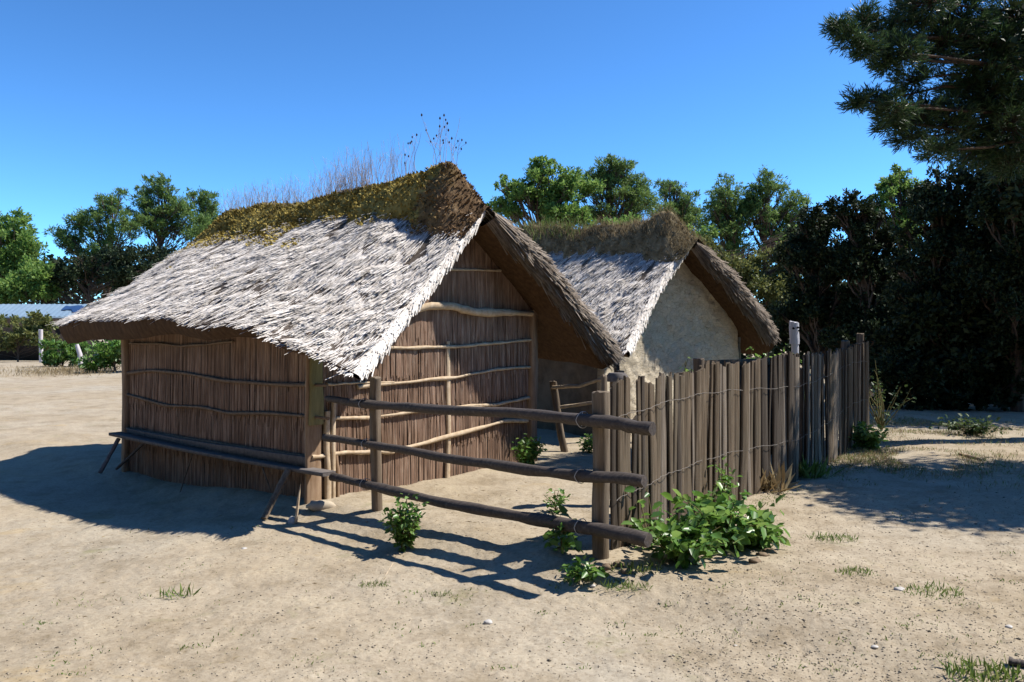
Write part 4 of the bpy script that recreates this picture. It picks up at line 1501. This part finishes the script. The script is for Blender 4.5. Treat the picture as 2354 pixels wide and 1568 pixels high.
RG = 'dark evergreen oaks along the path'
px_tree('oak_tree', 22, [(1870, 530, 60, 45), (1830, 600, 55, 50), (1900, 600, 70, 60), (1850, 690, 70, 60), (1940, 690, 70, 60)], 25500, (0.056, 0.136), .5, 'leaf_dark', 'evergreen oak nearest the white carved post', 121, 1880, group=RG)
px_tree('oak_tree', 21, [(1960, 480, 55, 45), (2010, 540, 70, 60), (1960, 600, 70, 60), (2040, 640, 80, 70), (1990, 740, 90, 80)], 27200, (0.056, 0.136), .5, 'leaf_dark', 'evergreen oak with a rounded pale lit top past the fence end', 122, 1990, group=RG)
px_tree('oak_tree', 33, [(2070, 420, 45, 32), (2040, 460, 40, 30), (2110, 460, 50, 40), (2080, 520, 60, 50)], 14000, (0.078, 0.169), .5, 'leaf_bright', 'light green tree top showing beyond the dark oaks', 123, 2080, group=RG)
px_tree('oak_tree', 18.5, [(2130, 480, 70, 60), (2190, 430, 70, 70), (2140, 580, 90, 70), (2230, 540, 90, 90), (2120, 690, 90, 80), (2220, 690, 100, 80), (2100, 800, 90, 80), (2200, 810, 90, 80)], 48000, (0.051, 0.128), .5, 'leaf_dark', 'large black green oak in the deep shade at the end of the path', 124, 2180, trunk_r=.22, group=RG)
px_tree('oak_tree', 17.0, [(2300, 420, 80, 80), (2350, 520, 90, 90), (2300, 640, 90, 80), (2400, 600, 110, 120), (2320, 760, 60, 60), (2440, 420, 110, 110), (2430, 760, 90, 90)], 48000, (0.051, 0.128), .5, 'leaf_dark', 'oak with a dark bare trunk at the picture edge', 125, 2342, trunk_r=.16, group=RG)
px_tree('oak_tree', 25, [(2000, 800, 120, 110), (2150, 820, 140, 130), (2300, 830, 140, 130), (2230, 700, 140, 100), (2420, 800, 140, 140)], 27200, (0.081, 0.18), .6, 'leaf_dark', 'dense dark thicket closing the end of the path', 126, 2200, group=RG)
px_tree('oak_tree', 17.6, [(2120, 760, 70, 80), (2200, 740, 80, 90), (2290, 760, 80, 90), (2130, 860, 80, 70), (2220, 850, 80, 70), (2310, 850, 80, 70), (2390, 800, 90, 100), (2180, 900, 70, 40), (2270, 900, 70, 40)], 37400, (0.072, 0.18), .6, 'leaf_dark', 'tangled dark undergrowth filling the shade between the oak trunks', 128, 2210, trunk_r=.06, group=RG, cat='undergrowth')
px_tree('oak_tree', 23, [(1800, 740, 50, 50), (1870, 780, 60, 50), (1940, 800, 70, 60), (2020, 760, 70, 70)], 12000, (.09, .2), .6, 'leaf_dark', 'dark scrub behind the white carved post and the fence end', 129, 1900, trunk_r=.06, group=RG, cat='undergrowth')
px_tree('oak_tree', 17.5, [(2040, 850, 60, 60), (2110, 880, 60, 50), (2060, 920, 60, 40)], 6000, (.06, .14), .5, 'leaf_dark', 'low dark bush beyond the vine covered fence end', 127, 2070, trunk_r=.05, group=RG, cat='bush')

# the big pine whose boughs hang into the picture
def near_pine():
    rng = np.random.RandomState(131)
    base = np.array([9.6, 12.6, 0.])
    t = thing('pine_tree', base, 'big near pine whose dark boughs hang into the upper corner of the sky', 'tree')
    mbT, mbN = MB(), MB()
    top = base + [.4, .3, 11.5]
    k = np.linspace(0, 1, 10)[:, None]
    TP = base + (top - base) * k + rng.normal(0, .06, (10, 3)) * np.sin(PI * k)
    TP[0, 2] -= .2
    mbT.tube(TP, np.linspace(.28, .08, 10), 10, 0, rough=.2, cap=False)
    blobs = [(1925, 62, 22, 20), (1950, 85, 34, 30), (1985, 45, 34, 30), (1990, 110, 34, 26), (2035, 85, 48, 40), (2035, 145, 36, 26), (2085, 40, 55, 50), (2095, 185, 40, 34), (2070, 120, 50, 40),
             (2150, 110, 75, 60), (2200, 50, 80, 70), (2260, 120, 90, 80), (2330, 60, 90, 90), (2130, 0, 70, 50), (1965, 232, 22, 22), (2010, 228, 36, 26), (2055, 250, 46, 36), (2045, 285, 34, 22),
             (2110, 265, 56, 46), (2085, 318, 40, 22), (2165, 285, 70, 60), (2240, 235, 85, 75), (2310, 285, 80, 80), (2150, 345, 44, 26), (2235, 345, 60, 40), (2320, 370, 70, 45), (2240, 190, 80, 50), (2390, 200, 90, 110),
             (2160, -70, 90, 50), (2300, -120, 100, 80), (2430, 60, 90, 110), (2440, 330, 90, 80)]
    for px, py, rx, ry in blobs:
        Y = 9.9 + (px - 1925) / 250 + rng.uniform(-.35, .35)
        e = at(px, py, Y)
        r = np.array([rx / FP * Y, rx / FP * Y * 1.15, ry / FP * Y])
        kz = np.clip((e[2] + .5) / 11.5, .1, .97)
        a = np.array([np.interp(kz, k[:, 0], TP[:, i]) for i in range(3)])
        n = 10
        kk = np.linspace(0, 1, n)[:, None]
        P = (1 - kk) ** 2 * a + 2 * kk * (1 - kk) * ((a + e) / 2 + np.array([0, 0, rng.uniform(-.1, .5)])) + kk ** 2 * e
        P += rng.normal(0, .035, P.shape) * np.sin(PI * kk)
        mbT.tube(P, np.linspace(.05, .010, n), 6, 0, cap=False)
        nt_ = int(28 + 1000 * r[0] * r[2])
        d = unit(rng.normal(0, 1, (nt_, 3)))
        tips = e + d * (rng.uniform(.25, 1.05, nt_) ** .7)[:, None] * r
        for q in tips[::2]:
            mbT.tube([e * .8 + P[-3] * .2, (e + q) / 2 + [0, 0, .02], q], [.007, .006, .003], 3, 0, cap=False)
        m = 22
        idx = np.repeat(np.arange(nt_), m)
        out = unit(d * [1, 1, .6] + [-.15, 0, .25])
        pos = tips[idx] + out[idx] * rng.uniform(-.10, .05, len(idx))[:, None] + rng.normal(0, .02, (len(idx), 3))
        cards(mbN, pos, out[idx], .06, .12, .13, rng, 0, spread=.42, fold=.1)
    mbT.build('trunk', M['bark'], t, smooth=True)
    mbN.build('needles', M['needle_near'], t)


near_pine()
# trees outside the picture that throw the shade on the path
rng = np.random.RandomState(141)
tree('oak_tree', (9.6, 9.0, 0), [((8.2, 8.9, 5.0), (1.1, .9, .8)), ((9.6, 9.6, 6.0), (1.5, 1.1, 1.0)), ((7.4, 9.6, 4.7), (.9, .6, .5)), ((10.4, 9.0, 5.2), (1.4, 1.1, .9)), ((9.0, 9.6, 4.0), (1.2, .8, .5)), ((6.9, 8.3, 4.6), (.5, .4, .3)), ((6.95, 9.75, 5.2), (.7, .6, .5)), ((6.75, 9.2, 4.7), (.55, .5, .4)), ((7.3, 10.2, 5.6), (.7, .5, .5)), ((7.7, 7.8, 4.9), (.9, .6, .5)), ((9.2, 7.7, 5.4), (1.3, .7, .7)), ((8.6, 8.4, 5.6), (1.2, .8, .6)), ((10.2, 8.4, 6.2), (1.3, 1, .8))], 34000, (.07, .17), .5, 'leaf_dark', 'evergreen oak beside the path just outside the view, shading the pickets', rng, .16, group=RG)
tree('oak_tree', (14.5, 17.5, 0), [((13.5, 17, 6), (2.5, 2, 1.8)), ((15.5, 18, 7), (2.6, 2.2, 2.0)), ((12.2, 16.5, 4.6), (1.8, 1.6, 1.3)), ((14, 16.5, 4.4), (2.2, 1.8, 1.3)), ((16.5, 19, 5), (2.4, 2.2, 1.8)), ((11.6, 16.9, 5.6), (1.5, 1.0, 1.0)), ((12.6, 17.6, 6.8), (1.8, 1.3, 1.2)), ((11.4, 17.8, 4.6), (1.3, 1.2, 1.0)), ((13.5, 18.6, 5), (2, 1.6, 1.4)), ((11.8, 16.6, 7.2), (1.6, .9, .9)), ((11.0, 16.2, 4.9), (.9, .6, .6)), ((13.2, 16.4, 6), (1.5, .9, .9)), ((11.2, 15.3, 5.4), (1.3, .8, .8)), ((12.8, 15.5, 6.2), (1.6, .9, .9)), ((10.5, 16.0, 4.4), (.8, .6, .5)), ((14.2, 15.6, 5.2), (1.5, 1, .9))], 44000, (.1, .22), .5, 'leaf_dark', 'tall evergreen oak behind the big pine, shading the end of the path', rng, .25, group=RG)
tree('oak_tree', (17.5, 22.5, 0), [((16, 22, 6), (3, 2.4, 2)), ((18, 24, 7.5), (3, 2.6, 2.2)), ((15, 23, 4), (2.6, 2, 1.8)), ((19, 22, 5), (2.6, 2.4, 2))], 14000, (.12, .26), .5, 'leaf_dark', 'tall evergreen oak at the back of the shaded grove', rng, .25, group=RG)

# continuous woodland closing the horizon
rng = np.random.RandomState(161)
n = 60000
xw = rng.uniform(-70, 95, n)
yw = np.where(xw > 8, 40 + .15 * np.abs(xw - 8), 66) + rng.uniform(0, 10, n)
hmax = 4.2 + np.where(xw < 8, 2.3, 0) + 1.6 * fbm(xw * .14, yw * .1, 0, 71, 3) + np.where(xw > 25, 3.0, 0)
P = np.stack([xw, yw, base_h(xw, yw) + rng.uniform(0, 1, n) ** .8 * hmax], 1)
mb = MB()
cards(mb, P, np.tile([[0, -.3, .4]], (n, 1)), .25, .75, .55, rng, 0, spread=1.0)
mb.build('woodland', M['leaf_dark'], kind='stuff', label='dark green woodland closing off the far edge of the yard', category='woodland')

# unseen woodland added behind the viewer to hold back sky light
n = 26000
ang = rng.uniform(math.radians(100), math.radians(285), n)
rad = rng.uniform(17, 24, n)
xw, yw = rad * np.sin(ang) * 1.15 - 3, rad * np.cos(ang)
hmax = 12.5 + 3 * fbm(xw * .2, yw * .2, 0, 73, 3)
P = np.stack([xw, yw, rng.uniform(0, 1, n) ** .85 * hmax], 1)
mb = MB()
cards(mb, P, np.tile([[0, 0, .3]], (n, 1)), .6, 1.5, .6, rng, 0, spread=1.0)
mb.build('woodland', M['leaf_dark'], kind='stuff', label='unseen dark woodland added behind the viewer to cut the sky light', category='woodland')
# bits of straw and dry leaf trodden into the sand
n = 4000
xs = rng.uniform(-4.5, 6.5, n)
ys = rng.uniform(3.6, 10.5, n)
near = np.exp(-((xs + .2) ** 2 / 6 + (ys - 6.8) ** 2 / 3))
ok = rng.uniform(0, 1, n) < .25 + .75 * near
xs, ys = xs[ok], ys[ok]
mb = MB()
dd = rng.normal(0, 1, (len(xs), 3)) * [1, 1, .06]
cards(mb, np.stack([xs, ys, ground_h(xs, ys) + .003], 1), dd, .01, .06, .12, rng, 0, spread=.02)
mb.build('straw_litter', M['grass_dry'], kind='stuff', label='bits of straw and dry leaf strewn over the sand', category='litter')

# ------------------------------------------------------------------ far side of the yard
def bush(name, blobs, Y, n, L, leaf, label, seed, cat='bush'):
    return px_tree(name, Y, blobs, n, L, .5, leaf, label, seed, None, .05, .8, cat=cat, sub=6)


bush('bush', [(65, 750, 55, 38), (30, 785, 45, 28), (100, 785, 40, 30), (-30, 770, 50, 40)], 44, 5200, (.12, .28), 'leaf_bush', 'rounded olive green bush in front of the pale blue shed', 151)
bush('bush', [(140, 808, 40, 30), (175, 815, 30, 28), (120, 825, 25, 18)], 34, 3600, (.09, .2), 'leaf_plant_dark', 'green shrub behind the bleached post at the edge of the yard', 152)
bush('bush', [(240, 815, 45, 38), (280, 800, 35, 40), (215, 835, 40, 22), (320, 810, 40, 40)], 31, 4200, (.09, .22), 'leaf_plant', 'leafy green shrub showing under the rear eave of the reed hut', 153)
q = at(96, 832, 39)
rough_post('thin_post', None, [q[0], q[1], -.5], [at(94, 758, 39)[0], 39, at(94, 758, 39)[2]], .085, .08, 'pale_post', 4, (1, 0))
o = COL.objects[-1]
o['label'] = 'thin bleached upright post alone at the edge of the yard'
o['category'] = 'post'
q = at(182, 820, 32)
mb = MB()
mb.tube([at(186, 838, 32), at(183, 815, 32), at(176, 792, 32)], [.09, .08, .06], 7, 0, rough=.3)
mb.build('stump', M['pale_post'], origin=[q[0], q[1], 0], label='short pale broken stump among the shrubs at the yard edge', category='stump')
# dry verge under the shrubs
n = 2600
P = np.c_[at(215, 840, 33)[0] + rng.normal(0, 1.2, n), 31 + rng.normal(0, 1.0, n)]
mb = MB()
cards(mb, np.c_[P, base_h(P[:, 0], P[:, 1])], np.tile([[0, 0, 1.]], (n, 1)), .06, .24, .08, rng, 0, spread=.5)
mb.build('dry_grass', M['grass_dry'], kind='stuff', label='dry grass under the shrubs at the far edge of the yard', category='dry grass')

sh = thing('shed', (at(20, HZ, 47)[0], 47, .3), 'low shed with a pale blue roof and a dark torn sheet at one end', 'shed')
x0, x1 = at(-160, 0, 47)[0], at(176, 0, 47)[0]
zb, zt = at(0, 729, 47)[2], at(0, 698, 47)[2]
mb = MB()
mb.box([(x0 + x1) / 2, 48.3, (zb + .1) / 2 - .1], [(x1 - x0) / 2 - .3, 0, 0], [0, 1.2, 0], [0, 0, (zb) / 2])
mb.build('wall', M['shed_wall'], sh)
mb = MB()
for k in range(28):
    a, b = x0 + (x1 - x0) * k / 28, x0 + (x1 - x0) * (k + 1) / 28
    zz = [0, .03, 0]
    P = np.array([[[a, 46.6, zb], [(a + b) / 2, 46.6, zb + .03], [b, 46.6, zb]], [[a, 48.2, zt], [(a + b) / 2, 48.2, zt + .03], [b, 48.2, zt]], [[a, 50, zb], [(a + b) / 2, 50, zb + .03], [b, 50, zb]]])
    mb.grid(P, 0)
mb.box([(x0 + x1) / 2, 46.6, zb - .04], [(x1 - x0) / 2, 0, 0], [0, .04, 0], [0, 0, .04])
mb.build('roof', M['shed_roof'], sh)
mb = MB()
xs = np.linspace(at(132, 0, 47)[0], x1 + .02, 12)
lo = .30 + .12 * vnoise(np.arange(12) * .8, 3, 0, 5) + np.linspace(.25, 0, 12)
hi = .82 + .05 * vnoise(np.arange(12) * .9, 8, 0, 6)
P = np.stack([np.stack([xs, 46.6 + 1.6 * lo - .05, zb + (zt - zb) * lo + .05], -1), np.stack([xs, 46.6 + 1.6 * hi - .05, zb + (zt - zb) * hi + .05], -1)])
mb.grid(P, 0)
P2 = P + [0, .04, -.04]
mb.grid(P2, 0)
mb.build('torn_sheet', M['shed_patch'], sh)

# ------------------------------------------------------------------ light, sky, camera
sun_dir = Vector((.73, .08, 1.0)).normalized()       # towards the sun
sd = bpy.data.lights.new('sun', 'SUN')
sd.energy = 5.0
sd.angle = math.radians(.55)
sd.color = (1.0, .955, .88)
so = bpy.data.objects.new('sun', sd)
so.rotation_euler = (-sun_dir).to_track_quat('-Z', 'Y').to_euler()
so.location = (8, 3, 12)
COL.objects.link(so)

world = bpy.data.worlds.new('World')
scene.world = world
world.use_nodes = True
nt = world.node_tree
bg = nt.nodes['Background']
sky = nt.nodes.new('ShaderNodeTexSky')
sky.sky_type = 'NISHITA'
sky.sun_disc = False
sky.sun_elevation = math.asin(sun_dir.z)
sky.sun_rotation = math.atan2(sun_dir.x, sun_dir.y)
sky.altitude = 3000
sky.air_density = 1.0
sky.dust_density = 0.0
sky.ozone_density = 10.0
# clear dry air: the pale band at the horizon is kept low
tc = nt.nodes.new('ShaderNodeTexCoord')
vm = nt.nodes.new('ShaderNodeVectorMath')
vm.operation = 'MULTIPLY_ADD'
vm.inputs[1].default_value = (1, 1, 1)
vm.inputs[2].default_value = (0, 0, .005)
nm = nt.nodes.new('ShaderNodeVectorMath')
nm.operation = 'NORMALIZE'
nt.links.new(tc.outputs['Generated'], vm.inputs[0])
nt.links.new(vm.outputs[0], nm.inputs[0])
nt.links.new(nm.outputs[0], sky.inputs[0])
gm = nt.nodes.new('ShaderNodeGamma')
gm.inputs[1].default_value = 1.35
nt.links.new(sky.outputs[0], gm.inputs[0])
nt.links.new(mixc(nt, gm.outputs[0], (1.12, 1.24, 1.0), 1.0, 'MULTIPLY'), bg.inputs[0])
bg.inputs[1].default_value = .102

cd = bpy.data.cameras.new('camera')
cd.sensor_width = 36
cd.lens = FP / W0 * 36
cd.shift_y = -(H0 / 2 - HZ) / W0
cd.clip_end = 3000
cd.clip_start = .05
co = bpy.data.objects.new('camera', cd)
co.location = (0, 0, H)
co.rotation_euler = (math.radians(90), 0, 0)
COL.objects.link(co)
scene.camera = co

scene.view_settings.view_transform = 'Standard'
scene.view_settings.look = 'None'
scene.view_settings.exposure = .57
scene.view_settings.gamma = 1
scene.cycles.max_bounces = 6
scene.cycles.diffuse_bounces = 1
scene.cycles.transmission_bounces = 4
scene.cycles.use_denoising = True
